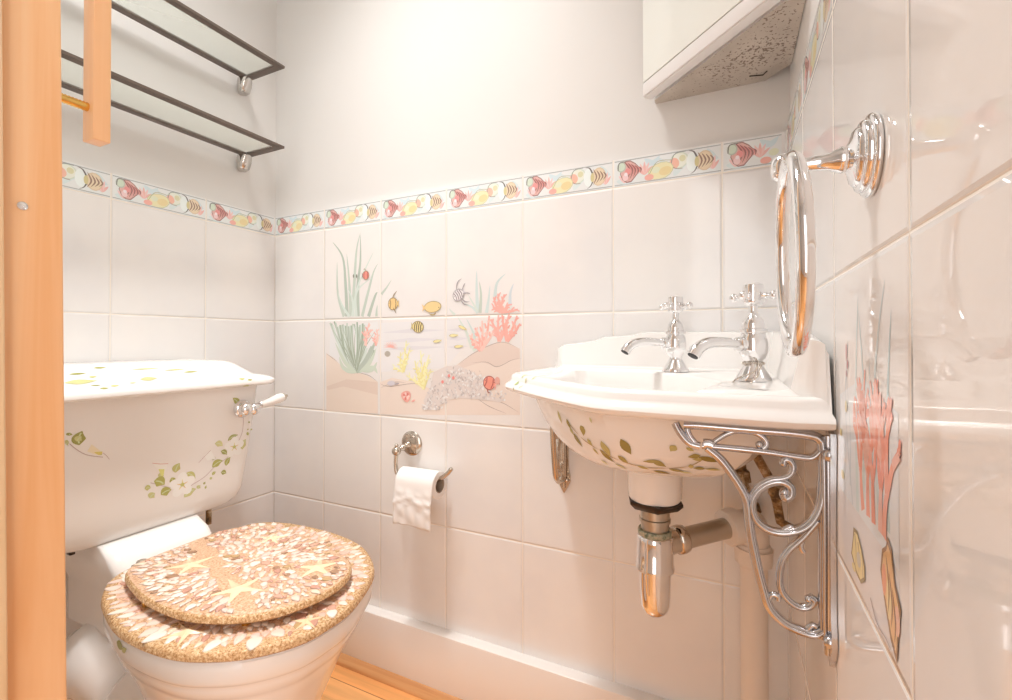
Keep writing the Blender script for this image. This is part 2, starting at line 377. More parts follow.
# ================================================================ tile decoration
# border strips (same four fish on each 20 cm piece)
def border_piece(P, s0, z0, w=.197, h=.053, clip=1.0, flip=False):
    """s along the wall, local units 0..1 wide, 0..1 high, pattern clipped at 'clip'"""
    def g(u, v): return (s0+u*w, z0+v*h)
    def gp(pts): return [g(*p) for p in pts]
    asp = w/h
    def okc(u): return u <= clip
    P.n = 0
    P.poly(gp([(0,0),(clip,0),(clip,1),(0,1)]), (228,219,206))
    P.up()
    for v0, v1 in ((.03,.065),(.935,.97)): P.poly(gp([(0,v0),(clip,v0),(clip,v1),(0,v1)]), (158,152,144))
    def E(u, v, ru, rv, col, ang=0, n=14):
        if not okc(u+ru*.6): return
        pts = []
        for i in range(n):
            t_ = 2*PI*i/n; x = ru*asp*math.cos(t_); y = rv*math.sin(t_)
            X = x*math.cos(ang)-y*math.sin(ang); Y = x*math.sin(ang)+y*math.cos(ang)
            pts.append((min(clip, u+X/asp), min(.93, max(.07, v+Y))))
        P.poly(gp(pts), col)
    def S(pts, wd, col, prof=None):
        if not okc(max(p[0] for p in pts)): return
        P.stroke(gp(spline(pts, 5)), wd*h, col, prof=prof)
    # weed and coral
    for c, pts in (((208,210,200), [(.45,.1),(.5,.5),(.42,.9)]), ((214,216,204), [(.58,.1),(.62,.3),(.70,.45)]), ((206,210,200), [(.88,.9),(.93,.6),(.98,.5)]), ((205,212,205), [(.30,.9),(.38,.7),(.45,.93)]), ((212,214,204), [(.02,.2),(.1,.15),(.2,.1)])):
        S(pts, .22, c, leafprof)
    P.up()
    for u0, v0, n_, lx in ((.30,.30,5,.10), (.93,.15,4,.07), (.10,.10,4,.07)):
        for k in range(n_):
            a_ = PI*(.2+.6*k/(n_-1)); S([(u0, v0), (u0+math.cos(a_)*lx*.5, v0+math.sin(a_)*.28), (u0+math.cos(a_)*lx, v0+math.sin(a_)*.5)], .10, (238,184,170) if k % 2 else (234,166,150), leafprof)
    P.up()
    # orange-green fish
    E(.63,.64,.088,.30,(206,206,180),.22); P.up(); E(.628,.64,.078,.26,(232,222,196),.22); E(.585,.56,.045,.20,(240,168,138),.3); E(.66,.70,.03,.12,(214,200,150),.2); S([(.55,.45),(.585,.88),(.69,.94)], .03, (128,128,116)); S([(.55,.5),(.60,.36),(.66,.34)], .025, (150,120,100)); P.up()
    # banded fish, body and long dark fin
    E(.745,.52,.05,.36,(236,236,232)); E(.86,.50,.075,.36,(214,178,138)); P.up(); E(.86,.50,.066,.32,(228,196,156)); P.up()
    for k in range(4): S([(.80+.035*k,.82-.05*k),(.835+.033*k,.5),(.795+.035*k,.20+.05*k)], .06, (138,100,78), leafprof)
    S([(.715,.93),(.765,.86),(.80,.5),(.775,.2),(.73,.08)], .06, (82,74,70), leafprof); E(.79,.5,.02,.18,(206,182,120))
    # yellow fish
    E(.455,.36,.125,.32,(196,188,140),.25); P.up(); E(.455,.36,.118,.29,(234,214,158),.25); P.up(); E(.50,.34,.06,.16,(230,198,132),.2); E(.41,.42,.04,.12,(224,216,176),.2); S([(.33,.16),(.42,.70),(.56,.70)], .025,(165,158,120)); E(.345,.18,.045,.12,(238,158,136)); P.up()
    # red striped fish with the pale green head
    P.poly(gp([(.055,.45),(.07,.75),(.11,.93),(.16,.93),(.21,.80),(.265,.56),(.23,.36),(.17,.10),(.12,.09),(.08,.22)]), (150,100,90)); P.poly(gp([(.062,.46),(.077,.73),(.115,.89),(.158,.89),(.205,.77),(.255,.56),(.222,.38),(.166,.15),(.123,.13),(.087,.25)]), (220,160,144)); E(.07,.72,.045,.20,(178,180,156)); P.up(); E(.07,.72,.036,.15,(206,208,178)); P.up()
    for k in range(5): S([(.095+.036*k,.93-.07*k),(.155+.028*k,.55),(.115+.036*k,.12+.07*k)], .055, (140,82,74), leafprof)
    for k in range(4): S([(.11+.036*k,.90-.07*k),(.17+.028*k,.55),(.13+.036*k,.15+.07*k)], .04, (208,120,108), leafprof)
    E(.11,.30,.03,.13,(238,190,180)); E(.135,.52,.028,.13,(226,130,120)); E(.115,.42,.018,.07,(244,214,206)); S([(.035,.60),(.05,.88),(.12,.90)], .035, (105,98,88))
    P.k = 0
fb = lambda a, b, l: (a, -l, b); fl = lambda a, b, l: (l, -a, b); fr = lambda a, b, l: (W-l, -a, b)
ZB = ZR+TH+.002
P = Paint(fb, 6e-5)
for k in range(7):
    border_piece(P, k*TW+.003, ZB, clip=1 if k < 6 else .47)
P.build('fish_border', wall_back)
# on the left wall the strip reads towards the corner
P = Paint(lambda a, b, l: (l, a, b), 6e-5)
for k in range(0, 4): border_piece(P, .003-TW*(k+1)+.003, ZB, clip=1 if k else .975)
P.build('fish_border', wall_left)
P = Paint(fr, 6e-5)
for k in range(0, 4): border_piece(P, k*TW+.014, ZB)
P.build('fish_border', wall_right)

# sea mural, six tiles of the back wall (drawn in photo measure, brought to the wall plane)
def tb(x, y): p = trace(x, y, 1, 0); return (p.x, p.z)
class Mural(Paint):
    def px(s, pts): return [tb(*p) for p in pts]
    def blade(s, pts, w, col, prof=bladeprof, n=6): s.stroke(s.px(spline(pts, n)), w, col, prof=prof)
def A(ox, oy): return lambda *pts: [(ox+x/7., oy+y/7.) for x, y in pts]
P = Mural(fb, 4e-5)
A1, A2, A3, A4 = A(315,225), A(315,315), A(415,315), A(415,240)
# water haze and sand (own colours of the picture)
P.poly(P.px(A2((110,95),(440,45),(440,330),(190,330),(100,280))), (229,217,205))
P.poly(P.px([(381,323),(444,320),(444,368),(381,372)]), (228,215,204))
P.poly(P.px([(446.5,320),(470,319),(466,345),(446.5,366)]), (228,215,204))
P.up()
for y_, c in ((331,(218,205,198)),(340,(219,206,199)),(348,(218,205,197))):
    P.stroke(P.px([(383,y_+1.5),(410,y_),(444,y_-1)]), .011, c, prof=leafprof)
    P.stroke(P.px([(447,y_-1),(458,y_-1),(468,y_-2)]), .009, c, prof=leafprof)
P.up()
P.poly(P.px(A2((78,268),(130,300),(200,372),(300,402),(370,425),(440,468),(440,690),(80,672))), (232,203,178))
P.poly(P.px(A2((82,500),(220,450),(440,470),(440,560),(200,500),(90,525))), (222,190,166))
P.poly(P.px(A2((455,470),(540,440),(700,470),(910,560),(910,700),(455,695))), (233,205,182))
P.poly(P.px(A3((222,400),(330,320),(420,262),(560,195),(640,190),(735,235),(735,700),(222,700))), (231,204,182))
P.up()
P.poly(P.px(A3((310,345),(420,262),(560,195),(650,190),(730,240),(735,305),(660,322),(570,362),(470,330),(330,372))), (223,193,172))
P.up()
for pts in (A3((300,350),(420,262),(600,190),(730,235)), A3((400,335),(500,330),(575,362),(680,315),(745,303)), A3((430,580),(520,640),(640,690)), A3((450,585),(600,610),(730,685)), A2((78,268),(160,330)), A2((300,402),(380,425),(440,470)), A2((455,480),(520,500),(700,480),(760,520)), A2((460,510),(560,470),(640,475))):
    P.blade(list(pts), .0016, (165,140,125), prof=leafprof)
P.up()
# left sea grass, upper tile
G1 = (186,190,168); G2 = (168,174,152); G3 = (205,208,188)
for pts, w, c in ((A1((205,640),(160,480),(155,260)), .012, G1), (A1((225,640),(215,430),(195,230),(125,120)), .013, G2), (A1((250,640),(240,400),(222,200)), .012, G1),
    (A1((262,640),(280,330),(292,170),(318,55)), .012, G1), (A1((300,640),(300,430),(318,250),(318,70)), .014, G2), (A1((260,640),(300,430),(380,250),(410,190)), .008, G3),
    (A1((330,640),(380,440),(410,330),(440,270)), .010, G1), (A1((375,640),(420,500),(438,470)), .011, G2), (A1((465,485),(500,440),(535,385)), .008, G1),
    (A1((290,640),(285,500),(320,430),(400,370)), .009, G3), (A1((430,640),(432,600),(437,560)), .009, G1), (A1((240,640),(190,560),(160,470)), .009, G3), (A1((270,640),(262,520),(230,450)), .009, G3)):
    P.blade(list(pts), w, c)
P.up()
# its root clump, lower tile
rnd = random.Random(3)
for k in range(34):
    a_ = k/33.; tx = 105+a_*330; ty = 55+rnd.uniform(-10, 30)
    if a_ > .75: ty = 150+rnd.uniform(0, 120)
    bx = 295+rnd.uniform(-20, 20); by = 400
    c = (G1, G2, G3, (150,160,132))[k % 4]
    P.blade(list(A2((bx,by), ((bx*.55+tx*.45)+(-25 if a_ < .5 else 15), (by*.5+ty*.5)+10), (tx,ty))), .011, c, prof=lambda t_: .5+.5*math.sin(PI*min(1,t_+.15)))
for pts in (A2((290,400),(210,330),(140,190)), A2((280,400),(200,370),(170,290)), A2((290,405),(220,385),(195,350)), A2((310,400),(380,340),(430,230)), A2((330,395),(400,380),(435,330)), A2((350,380),(410,370),(438,410))):
    P.blade(list(pts), .012, (196,200,172), prof=leafprof)
P.up()
for k in range(14):
    a_ = k/13.; P.blade(list(A2((293,395), (200+a_*150+rnd.uniform(-8,8), 230), (125+a_*300, 70+rnd.uniform(0,40)))), .0022, (140,146,118), prof=leafprof)
P.up()
def coral(P, base, tips, w, c1, c2, seed):
    r_ = random.Random(seed); b = Vector(base)
    for i, t_ in enumerate(tips):
        t_ = Vector(t_); md = (b+t_)/2+Vector((r_.uniform(-2,2), r_.uniform(-1,1)))
        P.blade([tuple(b), tuple(md), tuple(t_)], w, c1 if i % 2 else c2, prof=lambda q: 1-.55*q)
        for k in range(4):
            f = .3+.17*k; s_ = b+(t_-b)*f; d = (t_-b).normalized(); a_ = (1 if k % 2 else -1)*r_.uniform(.4,.9)
            e = s_+Vector((d.x*math.cos(a_)-d.y*math.sin(a_), d.x*math.sin(a_)+d.y*math.cos(a_)))*r_.uniform(3,5.5)
            P.blade([tuple(s_), tuple((s_+e)/2+Vector((0,-.4))), tuple(e)], w*.65, c2 if k % 2 else c1, prof=lambda q: 1-.5*q)
CO1 = (238,158,138); CO2 = (240,184,164)
coral(P, A2((355,215))[0], A2((380,55),(345,110),(390,100)), .009, CO1, CO2, 1)
coral(P, A2((425,215))[0], A2((430,100),(415,150)), .007, CO1, CO2, 2)
for k in range(12):
    a_ = -PI*.1 + k*PI*1.1/11; c0 = A2((530,225))[0]
    P.blade([c0, (c0[0]+math.cos(a_)*3.5, c0[1]-math.sin(a_)*3.2), (c0[0]+math.cos(a_)*7.5, c0[1]-math.sin(a_)*6)], .0022, CO1 if k % 2 else (245,160,140))
c0 = tb(*A2((508,272))[0]); P.blob(c0, .010, .008, (196,180,160)); P.up()
for r_ in (.3,.6,.85): P.blob(c0, .010*r_, .008*r_, (165,148,128) if r_ != .6 else (205,190,172)); P.up()
# right coral and grass
P.k = 4
for pts, w, c in ((A4((440,510),(432,350),(432,215)), .011, (198,205,192)), (A4((455,510),(462,380),(450,290)), .009, G1), (A4((500,510),(515,420),(525,320)), .009, (198,205,192)), (A4((560,400),(575,300),(635,235)), .009, (196,202,190)), (A4((665,450),(668,370),(690,305)), .009, (200,200,195)),
    (A4((440,510),(400,470),(330,440)), .008, (200,206,192)), (A4((280,525),(255,500),(240,480)), .007, G3), (A4((440,500),(405,440),(370,380)), .006, G3), (A3((400,230),(360,120),(300,15)), .010, G3), (A3((430,240),(410,130),(360,25)), .009, (196,204,190)), (A3((420,250),(400,215),(440,190)), .009, (208,210,190))):
    P.blade(list(pts), w, c)
P.up()
coral(P, A3((460,250))[0], A3((380,140),(420,90),(470,40),(520,5),(560,90),(395,185),(500,130)), .0085, CO1, CO2, 5)
coral(P, A3((590,185))[0], A3((530,30),(585,0),(640,40),(620,110),(560,90)), .0085, (238,162,144), CO1, 6)
coral(P, A3((645,185))[0], A3((610,0),(660,-10),(735,60),(715,5),(700,120)), .0085, CO1, (234,150,130), 7)
coral(P, A4((600,505))[0], A4((550,400),(580,375),(625,380),(545,470),(660,450),(720,485)), .0075, CO1, (238,158,138), 8)
P.up()
# yellow weed
for base, tips in ((A2((620,400))[0], A2((640,180),(600,260),(550,370),(665,230),(590,330),(640,300))), (A2((760,510))[0], A2((740,250),(700,320),(690,440),(720,360),(640,420),(770,330),(800,280))), (A3((60,520))[0], A3((90,310),(60,370),(20,420),(110,380),(40,450)))):
    coral(P, base, tips, .0065, (232,212,130), (240,226,160), 11)
P.up()
# grey lavender bush
P.poly(P.px(A3((75,640),(60,600),(110,500),(130,400),(215,360),(300,350),(420,410),(470,460),(490,560),(620,590),(600,610),(440,590),(300,580),(215,600),(130,665))), (222,200,184))
for k in range(330):
    x_ = rnd.uniform(0, 1)
    if k % 3 == 0: cx = rnd.uniform(60, 215); cy_0 = 655-(cx-60)*1.2+rnd.uniform(-70, 150)*(1 if cx > 100 else .4); cy_0 = min(665, max(370, cy_0))
    else: cx = rnd.uniform(215, 480); cy_0 = rnd.uniform(360+abs(cx-250)*.30, 590)
    if k % 11 == 0: cx = rnd.uniform(480, 640); cy_0 = rnd.uniform(540, 605)
    q0 = A3((cx, cy_0))[0]; a_ = rnd.uniform(-2.6, -.5); l_ = rnd.uniform(2.2, 4.2)
    c = ((208,190,178),(230,213,198),(192,172,160),(214,197,184),(238,224,210))[k % 5]
    P.blade([q0, (q0[0]+math.cos(a_)*l_*.5+.5, q0[1]+math.sin(a_)*l_*.5), (q0[0]+math.cos(a_)*l_, q0[1]+math.sin(a_)*l_)], .0042, c, prof=leafprof, n=3)
    if k % 40 == 0: P.up()
P.up()
for k in range(60):
    cx = rnd.uniform(80, 470); cy_0 = rnd.uniform(400, 600)
    q0 = A3((cx, cy_0))[0]; a_ = rnd.uniform(-2.6, -.5)
    P.blade([q0, (q0[0]+math.cos(a_)*1.2, q0[1]+math.sin(a_)*1.2), (q0[0]+math.cos(a_)*2.6, q0[1]+math.sin(a_)*2.6)], .0010, (168,148,138), n=2)
# fishes
def fish(P, c, ln, ht, ang, body, stripe=None, ns=3, tail=None, fin=None, outline=(140,110,70)):
    """c in photo measure; ln, ht metres; ang>0 tips the nose up; nose to the left"""
    cx, cz = tb(*c); ca, sa = math.cos(ang), math.sin(ang)
    def g(u, v): return (cx+(u*ca-v*sa)*ln, cz+(u*sa+v*ca)*ln)
    r_ = ht/ln
    P.poly([g(-.54*math.cos(2*PI*i/18) if True else 0, r_*.55*math.sin(2*PI*i/18)) for i in range(18)], outline)
    P.poly([g(.40,0),(g(.66,.18*r_*2)),(g(.60,0)),(g(.66,-.18*r_*2))], outline if tail is None else tail); P.up()
    P.poly([g(-.48*math.cos(2*PI*i/18), r_*.48*math.sin(2*PI*i/18)) for i in range(18)], body)
    P.up()
    if fin:
        for pts in fin: P.stroke([g(*p) for p in spline(pts, 5)], ln*.09, outline, prof=leafprof)
    if stripe:
        for k in range(ns):
            u = -.28+.56*k/max(1, ns-1); hh = r_*.45*math.sqrt(max(.1, 1-(u/.5)**2))
            P.stroke([g(u-.03, hh), g(u+.04, 0), g(u-.03, -hh)], ln*.085, stripe)
        P.up()
    P.stroke([g(-.40, .07), g(-.36, .07)], ln*.07, (60,50,45))
fish(P, A1((548,552))[0], .030, .030, 0, (232,185,110), (140,100,60), 2, (226,180,100), fin=[[(-.1,.4),(.12,.8),(.45,1.1)], [(.0,-.3),(.2,-.6),(.35,-.85)]])
fish(P, A4((125,468))[0], .048, .026, 3.14+.06, (236,192,120), None, 0, (230,180,110), fin=[[(-.2,.3),(.0,.42),(.3,.3)]], outline=(170,140,90))
fish(P, A2((722,83))[0], .033, .027, 3.14-.1, (226,196,120), (95,75,45), 4, (190,160,90))
fish(P, A1((358,352))[0], .021, .022, 3.14, (225,120,100), (150,60,60), 2, (150,110,100), fin=[[(-.1,-.4),(.2,-.8),(.4,-.7)]])
for q_ in ((272,358),(293,358)): P.blob(tb(*A1(q_)[0]), .0025, .005, (120,115,95))
fish(P, A4((305,385))[0], .030, .026, .5, (228,212,200), (140,120,120), 4, (205,190,185), fin=[[(.0,.4),(.4,.9),(.9,1.0)],[(.0,-.4),(.1,-.9),(.45,-1.2)],[(.1,-.3),(.3,-.8),(.65,-1.0)],[(.4,.1),(.8,.4),(1.0,.5)],[(.4,-.1),(.8,-.3),(1.0,-.5)]], outline=(150,135,132))
for q_, a_ in (((155,183),.12),((270,143),.05),((305,220),.08),((332,88),-.4)): fish(P, A3(q_)[0], .021, .0065, a_, (238,214,140), None, 0, (228,200,120), outline=(160,140,80))
fish(P, A3((522,475))[0], .030, .030, -.3, (232,130,104), (170,70,60), 2, (238,160,140), fin=[[(.3,.1),(.7,.35),(.9,.1)],[(-.1,-.4),(.1,-.7),(.35,-.7)]], outline=(160,80,70))
P.blob(tb(*A3((578,460))[0]), .0065, .009, (220,150,130)); 
# pink shell, whelk
c0 = tb(*A2((640,568))[0]); P.blob(c0, .015, .014, (236,150,130), wob=.1); P.up()
for k in range(7): a_ = k*.9; P.blob((c0[0]+math.cos(a_)*.007, c0[1]+math.sin(a_)*.006), .0042, .003, ((244,190,172),(222,105,92))[k % 2], a_)
P.blob(tb(*A2((690,600))[0]), .006, .0025, (238,160,140), .4)
P.blob(tb(*A2((535,478))[0]), .013, .0065, (205,190,188), .1); P.blob(tb(*A2((575,482))[0]), .008, .0025, (170,150,148), .2)
for q_ in ((240,425),(195,468),(270,440)): P.blob(tb(*A3(q_)[0]), .004, .004, (236,130,115))
P.build('sea_mural', wall_back)

# tall coral tile on the right wall (one tile), drawn in tile units 0..1
def tile_fn(a, b, l): return (W-l, -(.012+2*TW+a*TW), ZR-TH+b*TH)
P = Paint(tile_fn, 4e-5)
def S(pts, w, c, prof=bladeprof): P.stroke(spline(pts, 6), w, c, prof=prof)
P.poly([(.10,.10),(.3,.04),(.60,.02),(.86,.03),(.90,.22),(.7,.26),(.4,.24),(.12,.24)], (230,214,202))
P.poly([(.10,.25),(.90,.24),(.90,.60),(.5,.66),(.12,.58)], (228,222,214)); P.up()
for pts, w, c in (([(.42,.25),(.40,.6),(.44,.90)], .045, (206,214,204)), ([(.50,.28),(.52,.6),(.45,.86)], .035, (194,206,196)), ([(.70,.3),(.66,.62),(.70,.78),(.78,.92)], .035, (202,208,200)), ([(.80,.3),(.80,.62),(.84,.84)], .035, (184,198,192)), ([(.34,.25),(.22,.55),(.28,.78)], .02, (206,206,202)), ([(.30,.3),(.30,.5),(.22,.70)], .016, (200,202,198)), ([(.56,.3),(.58,.5),(.60,.72)], .025, (208,214,206))): S(pts, w, c)
P.up()
r_ = random.Random(4)
def twig(x, y, a, l, w, d):
    x2 = x+math.cos(a)*l; y2 = y+math.sin(a)*l; x2 = min(.92, max(.36, x2))
    S([(x, y), ((x+x2)/2+r_.uniform(-.01,.01), (y+y2)/2), (x2, y2)], w, ((244,152,126),(242,138,112),(246,176,154))[r_.randrange(3)], prof=lambda q: 1-.35*q)
    if d:
        for k in range(2 if d < 3 else 3): twig(x2, y2, a+r_.uniform(-.6,.6), l*r_.uniform(.62,.9), w*.8, d-1)
for x0, a0 in ((.50,1.85),(.57,1.6),(.64,1.65),(.72,1.5),(.76,1.3)): twig(x0, .275, a0, .118, .05, 4 if .5 < x0 < .75 else 3)
P.up()
def E(c, rx, ry, col, a=0): P.blob(c, rx, ry, col, a)
P.poly([(.32,.09),(.35,.15),(.36,.185),(.42,.19),(.48,.16),(.53,.12),(.53,.08),(.47,.05),(.40,.055)], (150,124,80)); P.poly([(.335,.095),(.36,.15),(.375,.175),(.42,.178),(.475,.15),(.515,.115),(.515,.085),(.465,.06),(.405,.065)], (240,208,136))
for k in range(3): S([(.38+.05*k,.17-.01*k),(.40+.05*k,.12),(.39+.05*k,.07)], .014, (176,152,112))
E((.44,.11),.03,.022,(200,190,170)); E((.36,.06),.03,.012,(240,208,136))
P.poly([(.74,.24),(.72,.18),(.76,.12),(.82,.05),(.88,.02),(.90,.10),(.92,.16),(.87,.20),(.84,.27),(.80,.29),(.78,.26)], (140,96,60)); P.poly([(.755,.235),(.735,.18),(.775,.125),(.83,.065),(.875,.04),(.885,.10),(.90,.155),(.86,.19),(.83,.255),(.80,.27),(.785,.25)], (238,176,112))
E((.76,.17),.022,.04,(232,140,100)); E((.885,.12),.025,.035,(244,176,140)); E((.81,.14),.025,.05,(246,206,140))
for k in range(3): S([(.78+.03*k,.24-.03*k),(.81+.03*k,.17-.03*k),(.80+.03*k,.10-.02*k)], .014, (130,84,50), leafprof)
S([(.60,.06),(.68,.025),(.78,.03),(.86,.02)], .007, (160,142,136)); E((.17,.31),.03,.016,(238,208,136)); E((.14,.45),.02,.014,(238,210,140)); E((.24,.55),.02,.02,(232,206,150)); E((.25,.73),.012,.03,(215,150,145)); E((.27,.69),.012,.016,(196,120,120)); E((.25,.66),.008,.012,(170,100,104))
P.build('coral_tile', wall_right)

# ================================================================ TOILET
tl = thing('toilet', 'white close-coupled toilet with painted flowers and a seashell seat, left of the washbasin', 'toilet', (.35, -.405, 0))
CYC = -.405
def rrect(cx, cy, hx, hy, r, z, n=6):
    pts = []
    for sx, sy, a0 in ((1,1,0),(-1,1,PI/2),(-1,-1,PI),(1,-1,1.5*PI)):
        for k in range(n+1):
            a_ = a0+k*PI/2/n; pts.append((cx+sx*(hx-r)+r*math.cos(a_), cy+sy*(hy-r)+r*math.sin(a_), z))
    return pts
# cistern: tapers downwards, rounded foot
zc0, zc1 = ZR-.429, ZR-.1615
rs = []
for f, dz in ((.0,0),(.02,.0015),(.06,.006),(.12,.016),(.2,.032)):
    ins = .030*(1-f/.2)**2
    rs.append((dz, ins))
loops = []
for dz, ins in rs+[(z_, 0) for z_ in (.06,.10,.15,.20,.24,zc1-zc0)]:
    z_ = zc0+dz; tt = (dz/(zc1-zc0)); hy = .170+.052*tt**.8-ins; xf = .2-ins*.35; 
    loops.append(rrect(.004+(xf-.004)/2, CYC+.005*(1-tt), (xf-.004)/2, hy, min(.03, hy*.3), z_))
mb = MB(); mb.rings(loops); cistern = mb.build('cistern', M['china'], tl)
# lid: overhanging edge, shoulder and raised middle
loops = []
for x1, hy, z_, r in ((.212,.224,-.162,.028),(.230,.236,-.1615,.028),(.236,.241,-.157,.028),(.236,.241,-.150,.028),(.229,.234,-.1435,.028),(.214,.214,-.1375,.03),(.208,.205,-.1365,.03),(.180,.182,-.113,.035),(.165,.170,-.1060,.035),(.13,.14,-.1030,.03)):
    loops.append(rrect(.004+(x1-.004)/2, CYC, (x1-.004)/2, hy, r, ZR+z_))
mb = MB(); mb.rings(loops); lid = mb.build('cistern_lid', M['china'], tl)

# seat outlines (x, y)
ring_o = [(.262,-.50),(.314,-.546),(.38,-.570),(.453,-.5855),(.530,-.586),(.592,-.574),(.653,-.540),(.694,-.49),(.704,-.44),(.699,-.39),(.6625,-.309),(.612,-.262),(.5565,-.2316),(.485,-.216),(.40,-.212),(.32,-.222),(.270,-.25),(.255,-.30),(.250,-.40)]
RO = spline(ring_o, 8, True)
def centroid(P_): return (sum(p[0] for p in P_)/len(P_), sum(p[1] for p in P_)/len(P_))
cxr, cyr = centroid(RO)
def scaled(P_, s, z, c=(cxr, cyr), dx=0): return [(c[0]+(p[0]-c[0])*s+dx, c[1]+(p[1]-c[1])*s, z) for p in P_]
def inset(P_, d, z):
    N = len(P_); out = []
    for i in range(N):
        a = Vector(P_[(i+2) % N][:2])-Vector(P_[i-2][:2]); a.normalize(); q = Vector((-a.y, a.x))
        c_ = Vector((cxr, cyr))-Vector(P_[i][:2])
        if q.dot(c_) < 0: q = -q
        out.append((P_[i][0]+q.x*d, P_[i][1]+q.y*d, z))
    return out
# bowl: stepped outside, waist and spreading foot
bz = ZR-.4765
mb = MB(); L_ = []
for ins, dz, foot in ((.008,0,0),(.004,-.003,0),(.003,-.012,0),(.004,-.028,0),(.008,-.035,0),(.011,-.038,0),(.0115,-.044,0),(.016,-.058,0),(.0215,-.063,0),(.023,-.069,0),(.032,-.090,0),(.042,-.115,0),(.056,-.155,0),(.072,-.20,0),(.083,-.26,0),(.090,-.30,0),(.088,-.33,0),(.078,-.36,0),(.070,-.375,0),(.068,-.396,0)):
    dx = -.30*(ins)
    L_.append([(x+dx, y, z) for x, y, z in inset(RO, ins, bz+dz)])
mb.rings(L_, cap0=False)
mb.rings([inset(RO, i_, bz+dz) for i_, dz in ((.006,0),(.035,.001),(.05,-.01),(.07,-.06),(.10,-.13))], cap0=False)
bowl = mb.build('bowl', M['china'], tl)
# back platform that carries the cistern, and the outlet behind
mb = MB()
plat = [rrect(.155, CYC-.01, .115, .075, .02, z_) for z_ in (bz-.12, bz-.04)]
plat += [rrect(.150, CYC-.01, .12, .088, .02, bz+.0), rrect(.130, CYC-.01, .11, .088, .02, bz+.030), rrect(.112, CYC-.012, .10, .086, .02, zc0)]
mb.rings(plat); mb.build('cistern_platform', M['china'], tl)
mb = MB()
mb.tube(spline([(.30,-.43,.17),(.22,-.45,.20),(.15,-.47,.24),(.09,-.48,.20),(.07,-.49,.10),(.07,-.50,.004)], 6), [.085]*6+[.07]*8+[.062]*17, 24)
mb.build('outlet', M['china'], tl)
p = trace(90, 560, 0, .15); mb = MB(); mb.box((.140, p.y-.006, zc0-.026), (.156, p.y+.006, zc0+.001), 0, .003); mb.build('fixing_bolt', M['nut_dark'], tl); mb = MB(); mb.box((.150,-.528,zc0-.012),(.162,-.520,zc0-.002),0,.001); mb.build('fixing_bolt', M['nut_dark'], tl)
p = trace(206, 515, 0, .14)
mb = MB(); mb.tube([(.14, p.y+.006, zc0-.05), (.14, p.y+.006, zc0+.002)], .006, 10); mb.build('fixing_bolt', M['corroded'], tl)

# shell seat
def inside(pt, poly):
    x, y = pt; r = False; j = len(poly)-1
    for i in range(len(poly)):
        a, b = poly[i], poly[j]
        if (a[1] > y) != (b[1] > y) and x < (b[0]-a[0])*(y-a[1])/(b[1]-a[1])+a[0]: r = not r
        j = i
    return r
SH = [((.80,.62,.52)), (.84,.71,.60), (.74,.50,.40), (.66,.38,.28), (.82,.66,.50), (.56,.30,.22), (.52,.34,.17), (.86,.76,.66), (.80,.58,.50), (.38,.22,.13)]
def shells(mb, poly, hole, z, n, smin, smax, rows=True, seed=1, arrange=None):
    r_ = random.Random(seed); xs = [p[0] for p in poly]; ys = [p[1] for p in poly]; placed = []; tries = 0
    while len(placed) < n and tries < n*60:
        tries += 1
        x, y = r_.uniform(min(xs), max(xs)), r_.uniform(min(ys), max(ys))
        if not inside((x,y), poly) or (hole and inside((x,y), hole)): continue
        if arrange and not arrange(x, y): continue
        a = r_.uniform(smin, smax); 
        if any((x-q[0])**2+(y-q[1])**2 < ((a+q[2])*.62)**2 for q in placed): continue
        placed.append((x, y, a))
        ang = math.atan2(y-cyr, x-cxr)+r_.uniform(-.5,.5) if rows else r_.uniform(0, PI)
        k = r_.choice((0,0,1,1,7,7,2,2,3,4,8,8,5,6,9,0,1,7)) 
        # shell: pointed oval cap, a few growth ridges by colour rings
        col = SH[k]; w = a*r_.uniform(.48,.72)
        N_ = 12; ca, sa = math.cos(ang), math.sin(ang); prev = None; vs = []; fs = []
        for ri, (s_, h_) in enumerate(((1,0),(.86,.45),(.55,.85),(.2,1))):
            for i in range(N_):
                t_ = 2*PI*i/N_; u = a*s_*math.cos(t_); v = w*s_*math.sin(t_)*(1-.45*math.cos(t_)) 
                vs.append((x+u*ca-v*sa, y+u*sa+v*ca, z+h_*min(.0016, w*.4)))
        for ri in range(3):
            for i in range(N_): fs.append((ri*N_+i, ri*N_+(i+1)%N_, (ri+1)*N_+(i+1)%N_, (ri+1)*N_+i))
        fs.append([3*N_+i for i in range(N_)])
        edge = tuple(c*.72 for c in col)
        mb.add(vs, fs[:N_], 2, edge); o = len(mb.v)
        mb.add(vs, fs[N_:], 2, col)
def starfish(mb, c, r, ang, z, col=(.86,.66,.42)):
    vs = [(c[0], c[1], z+.004)]; n = 10; fs = []
    for i in range(n):
        rr = r if i % 2 == 0 else r*.24; a_ = ang+2*PI*i/n; vs.append((c[0]+math.cos(a_)*rr, c[1]+math.sin(a_)*rr, z+.0002 if i % 2 == 0 else z))
    for i in range(n): fs.append((0, 1+i, 1+(i+1)%n))
    mb.add(vs, fs, 2, col, smooth=False)
ztop = ZR-.4620
hole = inset(RO, .075, 0)
mb = MB()
mb.rings([inset(RO, .003, ztop-.013), inset(RO, 0, ztop-.010), inset(RO, .001, ztop-.003), inset(RO, .004, ztop), inset(RO, .018, ztop+.0008), inset(RO, .066, ztop), inset(RO, .070, ztop-.013)], mis=[1,1,1,1,0,0], cap0=False, cap1=False)
mb.rings([inset(RO, .070, ztop-.013), inset(RO, .003, ztop-.013)], cap0=False, cap1=False, mi=1)
shells(mb, inset(RO, .012, 0), hole, ztop+.0004, 300, .006, .0155, seed=5)
starfish(mb, (.545,-.548), .034, .4, ztop+.001); starfish(mb, (.675,-.46), .025, 1.0, ztop+.001)
